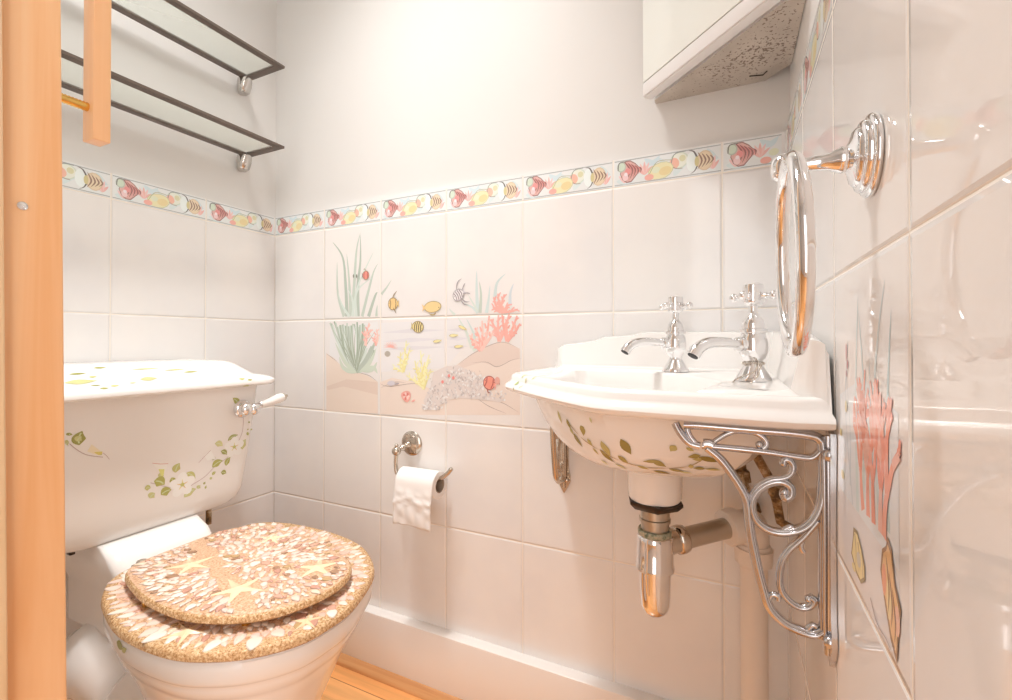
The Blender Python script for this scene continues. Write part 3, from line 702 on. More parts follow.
mb.build('seat', [M['sand'], M['sand_edge'], M['shell']], tl)
cov_px = [(.362,-.533),(.43,-.5475),(.49,-.5515),(.548,-.546),(.602,-.525),(.645,-.490),(.668,-.44),(.672,-.40),(.660,-.362),(.629,-.330),(.585,-.315),(.538,-.301),(.45,-.290),(.370,-.293),(.322,-.312),(.300,-.35),(.298,-.42),(.303,-.49),(.322,-.518)]
CO = spline(cov_px, 8, True); zc = ZR-.4385
mb = MB()
mb.rings([inset(CO, .003, zc-.012), inset(CO, 0, zc-.009), inset(CO, .001, zc-.003), inset(CO, .004, zc), inset(CO, .012, zc+.0006), scaled(CO, .5, zc+.001), scaled(CO, .05, zc+.001)], mis=[1,1,1,0,0,0,0], cap0=True)
dist = lambda x, y, c: math.hypot(x-c[0], y-c[1])
S1, S2, S3 = (.545,-.475), (.600,-.375), (.40,-.46)
def arr(x, y):
    if min(dist(x,y,S1), dist(x,y,S2), dist(x,y,S3)) < .030: return False
    band = (x-.30)*.35+(y+.42)          # bare stripe of plain sand crossing the cover
    return not (-.012 < band-.02 < .02) 
shells(mb, inset(CO, .012, 0), None, zc+.0012, 420, .0045, .0115, seed=9, arrange=arr)
for c_, r_0, a_ in ((S1,.048,.35),(S2,.044,1.0),(S3,.042,.2),((.43,-.33),.035,.9)): starfish(mb, c_, r_0, a_, zc+.0012, (.90,.70,.46))
mb.build('seat_cover', [M['sand'], M['sand_edge'], M['shell']], tl)
for y_ in (-.34,-.47):
    mb = MB(); mb.lathe([(.011,0),(.011,.018),(.008,.024)], (.272, y_, bz+.001), (0,0,1), 16); mb.tube([(.276,y_-.016,bz+.020),(.276,y_+.016,bz+.020)], .005, 12); mb.tube([(.276,y_,bz+.020),(.315,y_,zc-.012)], .0035, 10); mb.build('seat_hinge', M['steel'], tl)
for q_ in ((.60,-.50),(.42,-.535),(.64,-.37),(.42,-.30)):
    mb = MB(); mb.lathe([(.006,0),(.006,zc-.0118-ztop)], (q_[0], q_[1], ztop), (0,0,1), 12); mb.build('bumper', M['brass'], tl)
# flush lever
p = trace(239, 409, 0, .2); p = Vector((.201, p.y+.006, p.z))
lv = MB(); lv.lathe([(.021,0),(.021,.003),(.017,.008),(.010,.012),(.010,.018)], p, (1,0,0), 28)
q = p+Vector((.022, 0, 0)); lv.ball(q+Vector((0,-.006,.001)), .0150, 24); lv.ball(q+Vector((.002,.013,-.001)), .0140, 24)
e1 = q+Vector((.004,.104,.022)); d_ = (e1-q).normalized()
lv.lathe([(.0075,.016),(.0075,.026),(.009,.031)], q, d_, 16)
lever = lv.build('flush_lever', M['chrome'], tl)
hd = MB(); hd.lathe([(.0080,0),(.0088,.008),(.0105,.030),(.0115,.046),(.0108,.056),(.0095,.060)], q+d_*.030, d_, 24); h_ = hd.build('handle', M['china'], lever)
fe = MB(); fe.lathe([(.0095,0),(.0100,.002),(.0085,.005),(.004,.008),(.0042,.010),(.003,.013),(.001,.014)], q+d_*.0895, d_, 20); fe.build('ferrule', M['chrome_old'], lever)
# painted flowers on the cistern front (plane x=.2)
def CF(x, y): p = trace(x, y, 0, .2); return (p.y, p.z)
PC = Paint(lambda a, b, l: (.2003+l, a, b), 5e-5)
GL = ((166,156,66),(186,174,92),(146,138,56),(196,184,112))
def lf(x0, y0, x1, y1, w=.010, k=0): leaf(PC, CF(x0,y0), CF(x1,y1), w, GL[k % 4])
B = lambda x, y: (130+x/5.835, 380+y/5.835)
PC.stroke([CF(*B(*p)) for p in spline([(660,200),(660,260),(645,330),(580,440),(500,500),(440,560),(380,600),(300,640),(200,620),(120,600)], 5)], .0013, (190,160,150)); PC.up()
for a_, b_, w_ in (((600,105),(640,165),.016),((610,190),(650,190),.010),((640,210),(665,190),.008),((570,355),(630,320),.011),((655,405),(675,345),.018),((495,370),(540,385),.016),((530,415),(565,435),.013),((560,500),(585,450),.014),((480,510),(540,470),.019),((530,540),(560,545),.013),((480,555),(500,535),.008),((465,580),(480,570),.007),((395,635),(410,615),.012),((430,610),(440,595),.006),((440,635),(446,615),.005),((315,685),(385,635),.019),((325,545),(380,575),.014),((265,540),(290,485),.019),((240,570),(245,610),.014),((175,570),(195,540),.014),((140,590),(200,610),.024),((85,635),(120,630),.013),((180,670),(240,640),.022),((115,690),(145,660),.018),((690,250),(700,245),.006),((680,320),(695,312),.010),((690,290),(686,284),.005),((712,290),(704,284),.005),((470,460),(500,460),.010)):
    lf(*B(*a_), *B(*b_), w_*.85, int(a_[0]) % 4)
def flower(c, r, face=(246,232,214)):
    cx, cz = CF(*B(*c)); PC.up()
    for k in range(5):
        a_ = 2*PI*k/5+.3; PC.blob((cx+math.cos(a_)*r*.55, cz+math.sin(a_)*r*.55), r*.52, r*.42, face, a_, 12)
    PC.up(); 
    for k in range(5):
        a_ = 2*PI*k/5+.3; PC.stroke([(cx,cz),(cx+math.cos(a_)*r*.45,cz+math.sin(a_)*r*.45)], r*.16, (226,200,120) if k % 2 else (222,180,110), r*.03)
    PC.up(); PC.blob((cx,cz), r*.16, r*.16, (190,180,90)); PC.k -= 3
flower((305,610), .024); flower((608,390), .022)
for pts, col in (([(130,480),(220,480),(205,540),(170,540)], (244,228,208)), ([(165,520),(200,520),(195,560),(180,560)], (222,210,110)), ([(430,440),(470,410),(500,460),(450,470)], (244,230,212))):
    PC.poly([CF(*B(*p)) for p in pts], col)
PC.up(); PC.stroke([CF(*B(*p)) for p in ((130,485),(175,490),(222,488))], .0012, (215,150,130)); PC.stroke([CF(*B(*p)) for p in ((400,482),(440,440),(470,410))], .0009, (190,150,140))
B2 = lambda x, y: (60+x/14., 420+y/14.)
for a_, b_, w_ in (((270,350),(310,155),.020),((235,300),(300,230),.012),((130,220),(150,180),.010),((75,335),(125,320),.012),((540,490),(590,450),.008)): leaf(PC, CF(*B2(*a_)), CF(*B2(*b_)), w_, GL[int(a_[0]) % 4])
PC.poly([CF(*B2(*p)) for p in ((380,440),(440,340),(560,430),(590,465),(540,490),(460,470))], (240,214,170)); PC.up(); PC.poly([CF(*B2(*p)) for p in ((470,450),(590,440),(590,470),(540,492))], (222,196,90))
PC.stroke([CF(*B2(*p)) for p in spline([(130,330),(240,420),(380,490),(600,520)], 5)], .0012, (180,150,135)); PC.stroke([CF(*B2(*p)) for p in ((600,460),(650,500),(690,550))], .0008, (180,150,135))
o_ = PC.build('painted_flowers', cistern)
# a few leaves on the lid: lie on its front slope
from mathutils.bvhtree import BVHTree
def on_surface(target, x, y):
    me = target.data; bvh = BVHTree.FromPolygons([v.co[:] for v in me.vertices], [p.vertices[:] for p in me.polygons])
    d = (FWD + RGT*((x-PX0)/F_PX) + UP*((PY0-y)/F_PX)).normalized()
    co, no, i, t_ = bvh.ray_cast(CAM, d)
    return co
def snap_paint(name, target, parent, leaves, lift=.0006, out_from=None):
    """leaves: (point a, point b, width, colour), laid onto the nearest glazed surface"""
    me = target.data; bvh = BVHTree.FromPolygons([v.co[:] for v in me.vertices], [p.vertices[:] for p in me.polygons])
    mb = MB()
    for a, b, w, col in leaves:
        a = Vector(a); b = Vector(b); N_ = 6; co, no, i_, d_ = bvh.find_nearest((a+b)/2)
        if (b-a).length < 1e-6: continue
        t_ = (b-a).normalized(); side = no.cross(t_).normalized(); L1 = []; L2 = []; L0 = []
        for k in range(N_+1):
            c_ = a+(b-a)*(k/N_); ww = w*.5*leafprof(k/N_)
            for lst, off in ((L1, ww), (L0, 0), (L2, -ww)):
                q_, n_, _, _ = bvh.find_nearest(c_+side*off)
                if out_from is not None and n_.dot(q_-out_from) < 0: n_ = -n_
                lst.append(q_+n_*lift)
        vs = L1+L0+L2; n1 = N_+1
        mb.add(vs, [(k, k+1, n1+k+1, n1+k) for k in range(N_)]+[(n1+k, n1+k+1, 2*n1+k+1, 2*n1+k) for k in range(N_)], 0, pc(col))
    return mb.build(name, M['paint'], parent, recalc=False)
r_ = random.Random(12); lv_ = []
for (x, y, L1_, w_) in ((81,382,.045,.020),(96,385.5,.016,.014),(104.5,388.5,.014,.012),(115,386,.014,.012),(149,379,.030,.018),(133,383,.012,.010),(100,368,.020,.012),(93,377,.012,.010),(78,374,.025,.008),(146,369,.05,.006),(175,370,.04,.006),(191,372,.03,.008),(242,379,.014,.014),(246,386,.016,.016),(240,391,.012,.012),(250,380,.012,.010)):
    v_ = .214 if y > 376 else .19
    p = on_surface(lid, x, y)
    if p is None: continue
    lv_.append((p+Vector((0,-L1_/2,0)), p+Vector((0,L1_/2,.001)), w_*.6, GL[r_.randrange(4)]))
snap_paint('painted_leaves', lid, lid, lv_)
p = on_surface(bowl, 120, 646); snap_paint('painted_leaf', bowl, bowl, [(p+Vector((-.012,0,.002)), p+Vector((.012,0,0)), .012, GL[2]), (p+Vector((.008,0,-.004)), p+Vector((.022,0,.003)), .008, GL[1])])

# ================================================================ WASHBASIN (corner basin)
# local p = distance from right wall, q = distance from back wall
def PQ(p, q, z): return (W-p, -q, ZR+z)
g_ = .0015
front = [(.0,.427),(.06,.424),(.12,.421),(.17,.4185),(.208,.4155),(.236,.406),(.262,.386),(.300,.354),(.340,.318),(.380,.279),(.414,.246),(.432,.224),(.4385,.200),(.4375,.150),(.436,.08),(.434,0)]
front = spline(front, 5)
QX = .434
side1 = [(QX-i*(QX-g_)/26., g_) for i in range(1, 27)]
side2 = [(g_, g_+i*(.4268-g_)/26.) for i in range(1, 26)]
OUT = [(max(g_, p), max(g_, q)) for p, q in front]+side1+side2
N = len(OUT)
BC = (.235, .235)
def isfront(i): return i < len(front)
def nrm(i):
    j0, j1 = (0 if i == 0 else i-1), (i if i == len(front)-1 else (i+1) % N)
    a = Vector(OUT[j1])-Vector(OUT[j0]); q = Vector((-a.y, a.x)); q.normalize()
    if q.dot(Vector(BC)-Vector(OUT[i])) < 0: q = -q
    return q
NV = [nrm(i) for i in range(N)]
def ustep(s):   # upstand height by distance from the corner (negative: along the right wall)
    if s >= 0: pts = [(0,-.042),(.240,-.0412),(.268,-.0480),(.318,-.0500),(.345,-.0600),(.400,-.0650),(.416,-.072),(.427,-.092),(.434,-.112)]
    else: pts = [(0,-.042),(.240,-.0412),(.268,-.0460),(.340,-.0475),(.370,-.0530),(.410,-.0560),(.424,-.060),(.430,-.080),(.434,-.112)]
    s = min(abs(s), .434)
    for (a, b), (c, d) in zip(pts, pts[1:]):
        if s <= c: f = (s-a)/(c-a); f = f*f*(3-2*f); return b+(d-b)*f
    return pts[-1][1]
def inset_pt(i, d):
    p, q = OUT[i]
    if isfront(i):
        x = p+NV[i].x*d; y = q+NV[i].y*d
    else:
        if q <= g_+1e-6 and p > g_+1e-6: x, y = p, q+d
        else: x, y = p+d, q
    # keep clear of the other edges so the inset stays square at the corners
    lo = g_+(d if True else 0)
    if not isfront(i) or True:
        x = max(x, g_+max(0,d)); y = max(y, g_+max(0,d))
    if d > 0 and not isfront(i): x = min(x, QX-d); y = min(y, .4268-d)
    return (x, y)
def sidew(i):   # 1 on the wall sides, eased to 0 on the front rim
    if not isfront(i): return 1
    return 0
def ringat(d, zf, zw):
    out = []; nf = len(front)
    for i in range(N):
        x, y = inset_pt(i, d)
        wv = lambda s_: zw(s_) if callable(zw) else zw
        if isfront(i):
            f = min(1, max(0, (min(x, y)-g_-max(0, d))/.035)); f = f*f*(3-2*f); z0_ = QX if x > y else -QX
            z = wv(z0_)*(1-f)+zf*f
        else: z = wv(x if OUT[i][0] > OUT[i][1] else -y*1.016)
        out.append(PQ(x, y, z))
    return out
def bowlring(sc, z, ru=.098, rv=.168, cu=.338, dz=0):
    out = []
    for i in range(N):
        dx, dy = OUT[i][0]-BC[0], OUT[i][1]-BC[1]
        u = (dx+dy)/math.sqrt(2); v = (dx-dy)/math.sqrt(2); a_ = math.atan2(v/rv, u/ru)
        if True: a_ = math.atan2(v/.26, u/.24)
        U = cu+ru*sc*math.cos(a_); V = rv*sc*math.sin(a_)
        zz = z(a_) if callable(z) else z
        out.append(PQ((U+V)/math.sqrt(2), (U-V)/math.sqrt(2), zz))
    return out
def belly(sc, z):
    out = []
    c0 = (.195,.195)
    for i in range(N):
        p, q = OUT[i]
        a_ = math.atan2(q-c0[1], p-c0[0])
        ex = c0[0]+math.cos(a_)*.192*sc; ey = c0[1]+math.sin(a_)*.192*sc
        x = c0[0]+(p-c0[0])*sc*.83; y = c0[1]+(q-c0[1])*sc*.83
        f = min(1, max(0, (1-sc)*1.2+.35))
        out.append(PQ(max(.002, x*(1-f)+ex*f), max(.002, y*(1-f)+ey*f), z))
    return out
rings = []
def circ(r, z): 
    out = []
    for i in range(N):
        p, q = OUT[i]; a_ = math.atan2(q-.200, p-.200); out.append(PQ(.195+math.cos(a_)*r, .195+math.sin(a_)*r, z))
    return out
rings += [circ(.030, -.303), circ(.037, -.302), circ(.040, -.297), circ(.041, -.248)]
rings += [belly(.35, -.2425), belly(.5, -.2390), belly(.62, -.2330), belly(.72, -.2235), belly(.80, -.2110), belly(.88, -.192), belly(.94, -.170), belly(.985, -.148)]
U_ = lambda k: (lambda s_: ustep(s_)-k)
rings += [ringat(.022, -.1440, -.143), ringat(.003, -.1435, -.142), ringat(-.004, -.1400, -.139), ringat(-.0065, -.1355, -.134), ringat(-.0045, -.1310, -.130), ringat(.002, -.1275, lambda s_: max(-.127, ustep(s_)-.014)), ringat(.0045, -.1235, U_(.009)),
          ringat(.0050, -.1185, U_(.004)), ringat(.009, -.1145, U_(.001)), ringat(.015, -.1130, ustep), ringat(.021, -.1145, U_(.002)), ringat(.027, -.1190, lambda s_: (ustep(s_)-.112)/2), ringat(.032, -.1225, -.1075), ringat(.040, -.1215, -.1095), ringat(.048, -.1200, -.1105)]
for j in range(13, len(rings)):    # no part of the basin inside the walls
    rings[j] = [(min(x, W-g_), min(y, -g_), z) for x, y, z in rings[j]]
lipz = lambda a_: -.1105 if math.cos(a_) < -.1 else -.1105-.0105*min(1, (math.cos(a_)+.1)/.3)
rings += [bowlring(1.03, lipz), bowlring(1.0, lambda a_: lipz(a_)-.003), bowlring(.985, lambda a_: -.133 if math.cos(a_) < -.1 else -.128), bowlring(.95, -.150), bowlring(.88, -.180), bowlring(.72, -.208), bowlring(.5, -.224), bowlring(.2, -.231)]
mb = MB(); mb.rings(rings)
wb = thing('washbasin', 'white victorian style corner washbasin with stepped splashback, painted leaves on its underside', 'washbasin', (W-.2, -.2, ZR-.3))
basin = mb.build('basin', M['china'], wb)
mb = MB(); mb.lathe([(.020,0),(.020,.002),(.014,.0025)], PQ(.239,.239,-.2315), (0,0,1), 24); mb.build('waste_outlet', M['chrome'], wb)
# painted sprigs on the underside and the rim of the basin
r_ = random.Random(21); lv_ = []
def onplane(x, y, q): return trace(x, y, 1, -q)
for x, y, a_, L1_, w_, k in ((560,417,70,.020,.010,1),(569,424,60,.016,.010,0),(572,431,40,.014,.008,1),(583,430,110,.022,.013,0),(578,440,50,.022,.012,2),(590,442,45,.012,.008,1),(591,420,70,.008,.005,3),(606,449,75,.026,.016,1),(607,456,35,.026,.012,2),(596,451,45,.012,.006,1),(605,462,35,.012,.008,3),(623,459,35,.016,.010,0),(626,447,65,.026,.016,2),(621,466,10,.018,.007,1),(643,467,12,.016,.008,1),(651,461,155,.024,.008,0),(659,463,30,.020,.012,0),(662,472,0,.022,.009,2),(677,470,5,.020,.009,0),(673,448,120,.013,.012,1),(694,456,150,.016,.010,0),(690,449,20,.010,.006,1),(698,459,160,.014,.008,1),(709,459,10,.026,.012,2),(699,468,170,.014,.010,0),(686,472,0,.016,.007,3),(712,469,175,.020,.008,1),(691,466,80,.012,.008,1)):
    p = on_surface(basin, x, y)
    if p is None: continue
    w_ *= .8; aa = math.radians(a_); d_ = (RGT*math.cos(aa)-Vector((0,0,1))*math.sin(aa))*L1_/2
    lv_.append((p-d_, p+d_, w_, ((150,126,50),(182,160,86),(132,108,36),(200,184,120))[k]))
st = [q for q in (on_surface(basin, x, y) for x, y in ((567,420),(580,436),(600,450),(620,460),(645,467),(668,468),(690,466),(705,458))) if q is not None]
for a_, b_ in zip(st, st[1:]): lv_.append((a_, b_, .002, (170,140,90)))
snap_paint('painted_leaves', basin, basin, lv_, .0008, Vector((W-.2,-.2,ZR-.14)))
lv_ = []
for x, y, L1_, w_, k in ((517,384,.010,.010,0),(524,376,.014,.006,1),(526,381,.009,.008,3),(534,378,.012,.004,1),(514,390,.008,.004,2),(521,387,.012,.003,3)):
    p = on_surface(basin, x, y)
    if p is None: continue
    lv_.append((p-RGT*L1_/2+Vector((0,0,-.001)), p+RGT*L1_/2+Vector((0,0,.003)), w_, ((170,176,96),(196,200,130),(150,150,70),(214,196,140))[k]))
snap_paint('painted_leaf', basin, basin, lv_, .0008, Vector((W-.2,-.2,ZR-.2)))

# pillar taps
def pillar_tap(loc, ang, spoutlen, label, sc=1.0):
    tp = thing('pillar_tap', label, 'tap', loc, 'pillar taps on the washbasin')
    o = Vector(loc)
    def P3(h): return o+Vector((0,0,h*sc))
    b = MB(); s = sc
    b.lathe([(r*s, h*s) for r, h in ((.0215,0),(.0215,.003),(.0195,.006),(.0150,.014),(.0115,.019),(.0098,.022),(.0105,.025),(.0140,.029),(.0170,.036),(.0176,.043),(.0172,.050),(.0158,.057),(.0140,.061),(.0165,.062),(.0172,.0645),(.0165,.067),(.0140,.068))], o, n=40)
    body = b.build('tap_body', M['chrome'], tp)
    b = MB(); b.lathe([(r*s, h*s) for r, h in ((.0138,.067),(.0136,.071),(.0125,.077),(.0100,.082),(.0065,.0855),(.0055,.087),(.0055,.0975))], o, n=32); b.build('bonnet', M['chrome'], tp)
    b = MB(); b.lathe([(r*s, h*s) for r, h in ((.0055,.0965),(.0095,.098),(.0118,.101),(.0122,.105),(.0115,.107),(.0125,.112),(.0128,.121),(.0120,.1245),(.004,.125))], o, n=32)
    for k in range(4):
        a_ = ang+PI/4*0+k*PI/2+.35; d_ = Vector((math.cos(a_), math.sin(a_), 0)); c_ = P3(.109)
        b.lathe([(.0033*s,.008*s),(.0028*s,.016*s),(.0042*s,.017*s),(.0042*s,.0185*s),(.0025*s,.0195*s),(.0025*s,.021*s)], c_, d_, 14)
        b.ball(c_+d_*.0258*s, .0058*s, 16)
    h_ = b.build('cross_handle', M['chrome'], tp)
    b = MB(); b.lathe([(.0085*s,0),(.0085*s,.0012*s),(.007*s,.002*s)], P3(.1245), (0,0,1), 24); b.build('index_cap', M['china'], h_)
    d_ = Vector((math.cos(ang), math.sin(ang), 0)); L_ = spoutlen; b = MB()
    c_ = P3(.047)
    b.lathe([(.0085*s,.012*s),(.0085*s,.018*s),(.0068*s,.0195*s),(.0098*s,.021*s),(.0098*s,.0245*s),(.0070*s,.026*s)], c_, d_, 24)
    pts = [(0.018,0),(.030,.0015),(.045,.0025),(.060,.0022),(.070,-.001),(.0785,-.0065),(.084,-.0145)]
    sp_ = spline([(a*L_/.085, b_) for a, b_ in pts], 5)
    rr = [.0062+.0026*(i/(len(sp_)-1)) for i in range(len(sp_))]
    b.tube([c_+d_*a+Vector((0,0,b_*s)) for a, b_ in sp_], rr, 20)
    e_ = c_+d_*sp_[-1][0]+Vector((0,0,sp_[-1][1]*s))
    b.build('spout', M['chrome'], tp)
    b = MB(); dn = (Vector(sp_[-1]+(0,))-Vector(sp_[-2]+(0,))).normalized(); dd = d_*dn.x+Vector((0,0,dn.y))
    b.lathe([(.0066,0),(.0066,.0006)], e_-dd*.0001, dd, 20); b.build('nozzle', M['black'], tp)
    return tp
TA = (W-.172, -.118, ZR-.1095); TB = (W-.0615, -.258, ZR-.1100)
pillar_tap(TA, math.radians(222), .097, 'chrome cross-head basin tap nearer the tiled sea picture, with no chain', 1.0)
pillar_tap(TB, math.radians(222), .094, 'chrome cross-head basin tap nearest the towel ring, bead chain round its foot', 1.0)
# plug chain round the near tap
ch = []
for k in range(22):
    a_ = 2*PI*k/22; ch.append((TB[0]+.0125*math.cos(a_), TB[1]+.0125*math.sin(a_), TB[2]+.0225+.001*math.sin(3*a_)))
f_ = Vector((TB[0], TB[1], TB[2])); sd = -RGT
chain2 = spline([tuple(f_-FWD*.0135+Vector((0,0,.022))), tuple(f_-FWD*.023-RGT*.012+Vector((0,0,.012))), tuple(f_-FWD*.020-RGT*.027+Vector((0,0,.006))), tuple(f_-FWD*.020-RGT*.036+Vector((0,0,-.0005))), tuple(f_-FWD*.026-RGT*.0375+Vector((0,0,-.010))), tuple(f_-FWD*.030-RGT*.038+Vector((0,0,-.024)))], 8)
chain3 = spline([tuple(f_-FWD*.014+RGT*.002+Vector((0,0,.022))), tuple(f_-FWD*.027-RGT*.008+Vector((0,0,.009))), tuple(f_-FWD*.027-RGT*.016+Vector((0,0,.0008))), tuple(f_-FWD*.031-RGT*.020+Vector((0,0,-.006))), tuple(f_-FWD*.034-RGT*.021+Vector((0,0,-.022)))], 8)
def beads(mb, pts, gap, r):
    P_ = [Vector(p) for p in pts]; acc = 0; mb.ball(P_[0], r, 8)
    for a, b in zip(P_, P_[1:]):
        L_ = (b-a).length; t_ = gap-acc
        while t_ <= L_: mb.ball(a+(b-a)*(t_/L_), r, 8); t_ += gap
        acc = (acc+L_) % gap
    mb.tube(pts, .0004, 5)
mb = MB(); beads(mb, ch+[ch[0]], .0027, .00125); beads(mb, chain2, .0027, .00125); beads(mb, chain3, .0027, .00125)
tag(mb.build('plug_chain', M['chrome_old']), 'thin bead chain looped round the near tap and trailing into the basin', 'chain')

# ---- cast brackets
def BP(x, y): p = trace(x, y, 1, -.415); return (W-p.x, p.z)
def bracket(fn, along, label, m):
    """fn(p, z, t): p out from the wall, t sideways; along = direction of t"""
    p0 = fn(.0, ZR-.37, 0); br = thing('basin_bracket', label, 'bracket', p0, 'cast brackets under the washbasin')
    def tb_(pts, r, n_=6, mbx=None, ridge=True):
        r *= 1.15; sp_ = spline([BP(*p) for p in pts], n_); P_ = [fn(a, b, 0) for a, b in sp_]
        R_ = [r]*len(P_); mbx.tube(P_, R_, 12)
        if ridge:
            mbx.tube([fn(a, b, r*.85) for a, b in sp_], r*.45, 8); mbx.tube([fn(a, b, -r*.85) for a, b in sp_], r*.45, 8)
    # wall plate: leaf ended
    pl_ = []
    for z_, w_ in ((-.1445,.012),(-.150,.0135),(-.20,.0105),(-.27,.0095),(-.315,.010),(-.33,.0135),(-.342,.0135),(-.352,.008),(-.364,.001)): pl_.append((w_, ZR+z_))
    poly = [(a, b) for a, b in pl_]+[(-a, b) for a, b in pl_[::-1]]
    mb = MB(); mb.prism(poly, .0006, .0052, lambda a, b, h: fn(h, b, a))
    for z_ in (-.338,-.165):
        for s_ in (-.0068,.0068): mb.ball(fn(.0055, ZR+z_, s_), .0062, 14)
    mb.build('wall_plate', m, br)
    mb = MB()
    tb_([(684,425),(700,425.5),(730,428),(760,430.5),(790,433),(812,436),(820,440),(823,450),(824,500),(824,560),(824,610),(825,640)], .0042, 5, mb)
    tb_([(702,446),(725,448),(745,450),(771,453),(800,457.5),(812,458),(820,452)], .0030, 5, mb)
    tb_([(675,423),(679,431),(685,439),(691,444),(700,446.5)], .0038, 5, mb)
    tb_([(688,425),(687.5,431),(691,438),(696,444)], .0026, 5, mb, False)
    sp_ = spline([BP(*p) for p in ((704,444.5),(709,444.5),(713,446))], 3); mb.tube([fn(a, b, 0) for a, b in sp_], .0058, 12)
    tb_([(828,436),(829,520),(829,600),(828,655)], .0035, 4, mb, False)
    mb.build('bracket_frame', m, br)
    mb = MB()
    tb_([(707,448),(720,459),(731,473),(742,490),(747.5,504),(750,529),(756.5,563),(763,589),(769.5,608),(784,623),(801,631.5),(815,635),(824,631)], .0040, 5, mb)
    tb_([(771,613),(768,603),(772,595.5),(778,597),(778,601)], .0026, 5, mb, False)
    tb_([(806,633),(812,626),(817,628)], .0024, 4, mb, False)
    mb.build('diagonal_stay', m, br)
    mb = MB()
    tb_([(711,444),(725,435),(737,431.5),(754,433),(764,438.5),(767,445),(763,449)], .0024, 6, mb, False)
    a, b = BP(759.5, 445); mb.ball(fn(a, b, 0), .0038, 14)
    tb_([(784,494),(786,498.5),(791,495.5),(791,488),(785,483),(776,482),(766,485),(756,493),(751.5,505),(755,519),(766,529),(779,533),(795,532),(808,526),(817,515),(822,500),(823,482)], .0038, 6, mb)
    a, b = BP(784.5, 493); mb.ball(fn(a, b, 0), .0045, 14)
    tb_([(784,464),(785,460),(790,461),(793.5,467),(791,474.5),(783,478.5),(771,480),(758,487),(751,499)], .0030, 6, mb)
    a, b = BP(783.5, 463.5); mb.ball(fn(a, b, 0), .0040, 14)
    tb_([(818,521),(803,538),(789,551),(781.5,564),(779.5,581),(782,592),(790,602),(800,608),(810,607),(814,601),(810,597.5)], .0032, 6, mb)
    a, b = BP(809, 600); mb.ball(fn(a, b, 0), .0038, 14)
    tb_([(779,533),(790,527.5),(793,529)], .0022, 4, mb, False); tb_([(803,541),(801,548),(804,553)], .0022, 4, mb, False)
    mb.build('scrollwork', m, br)
    return br
bracket(lambda p, z, t_: Vector((W-p, -.413+t_, z)), None, 'ornate scrolled chrome bracket on the right wall, beside the drain pipe', M['cast'])
bracket(lambda p, z, t_: Vector((W-.408+t_, -p, ZR-.1445+(z-ZR+.1445)*1.07)), None, 'scrolled bracket seen edge-on, below the left tip of the basin on the back wall', M['cast_old'])

# ---- bottle trap
tr_ = thing('bottle_trap', 'chrome bottle trap with polished cup hanging under the washbasin', 'trap', (W-.195, -.195, ZR-.48))
cx, cyy = W-.195, -.195
mb = MB(); mb.lathe([(.030,-.300),(.044,-.302),(.044,-.306),(.036,-.314),(.030,-.316)], (cx,cyy,ZR), n=6); mb.build('locking_nut', M['nut_dark'], tr_)
mb = MB(); mb.lathe([(.022,-.315),(.022,-.330),(.0235,-.331),(.0235,-.336),(.021,-.337),(.021,-.349)], (cx,cyy,ZR), n=32); mb.build('tailpiece', M['steel'], tr_)
mb = MB(); mb.lathe([(.0245,-.348),(.0255,-.3495),(.0255,-.3545),(.0245,-.356)], (cx,cyy,ZR), n=32); mb.build('collar', M['verdigris'], tr_)
mb = MB(); mb.lathe([(.0245,-.356),(.0265,-.358),(.0270,-.364),(.0278,-.400),(.0292,-.4035),(.0292,-.408),(.0240,-.410)], (cx,cyy,ZR), n=40); mb.build('trap_body', M['chrome'], tr_)
mb = MB(); mb.lathe([(.0242,-.408),(.0232,-.44),(.0222,-.462),(.0190,-.472),(.0120,-.479),(.004,-.4815)], (cx,cyy,ZR), n=40); mb.build('trap_cup', M['chrome'], tr_)
E0 = Vector((cx, cyy, ZR-.3745)); E1 = Vector((W-.055, -.075, ZR-.3555)); d_ = (E1-E0); LEN = d_.length; d_.normalize()
mb = MB(); mb.lathe([(.020,.016),(.0185,.030),(.0185,.036),(.0212,.038),(.0220,.046),(.0205,.052),(.0165,.054)], E0, d_, 32); mb.build('outlet_nut', M['chrome_old'], tr_)
mb = MB(); mb.lathe([(.0162,.052),(.0162,LEN-.050)], E0, d_, 32); mb.build('outlet_pipe', M['steel'], tr_)
wp = thing('waste_pipe', 'cream plastic waste pipe with elbow dropping to the floor behind the bracket', 'pipe', (E1.x, E1.y, 0))
mb = MB(); mb.lathe([(.0175,LEN-.056),(.0275,LEN-.056),(.0290,LEN-.053),(.0290,LEN-.034),(.0245,LEN-.031)], E0, d_, 10); mb.build('compression_nut', M['plastic'], wp)
mb = MB(); mb.tube(spline([tuple(E0+d_*(LEN-.034)), tuple(E0+d_*(LEN-.018)), tuple(E1-d_*.004+Vector((0,0,-.004))), tuple(E1+Vector((0,0,-.020))), tuple(E1+Vector((0,0,-.040)))], 6), .0225, 28)
mb.lathe([(.0235,-.036),(.0245,-.037),(.0245,-.043)], E1, n=28); mb.build('elbow', M['plastic'], wp)
mb = MB(); mb.lathe([(.0235,-.042),(.0295,-.043),(.0285,-.068),(.0240,-.071)], E1, n=10); mb.build('compression_nut', M['plastic'], wp)
mb = MB(); mb.lathe([(.0205,-.066),(.0205,-E1.z+.001)], E1, n=28); mb.build('downpipe', M['plastic'], wp)
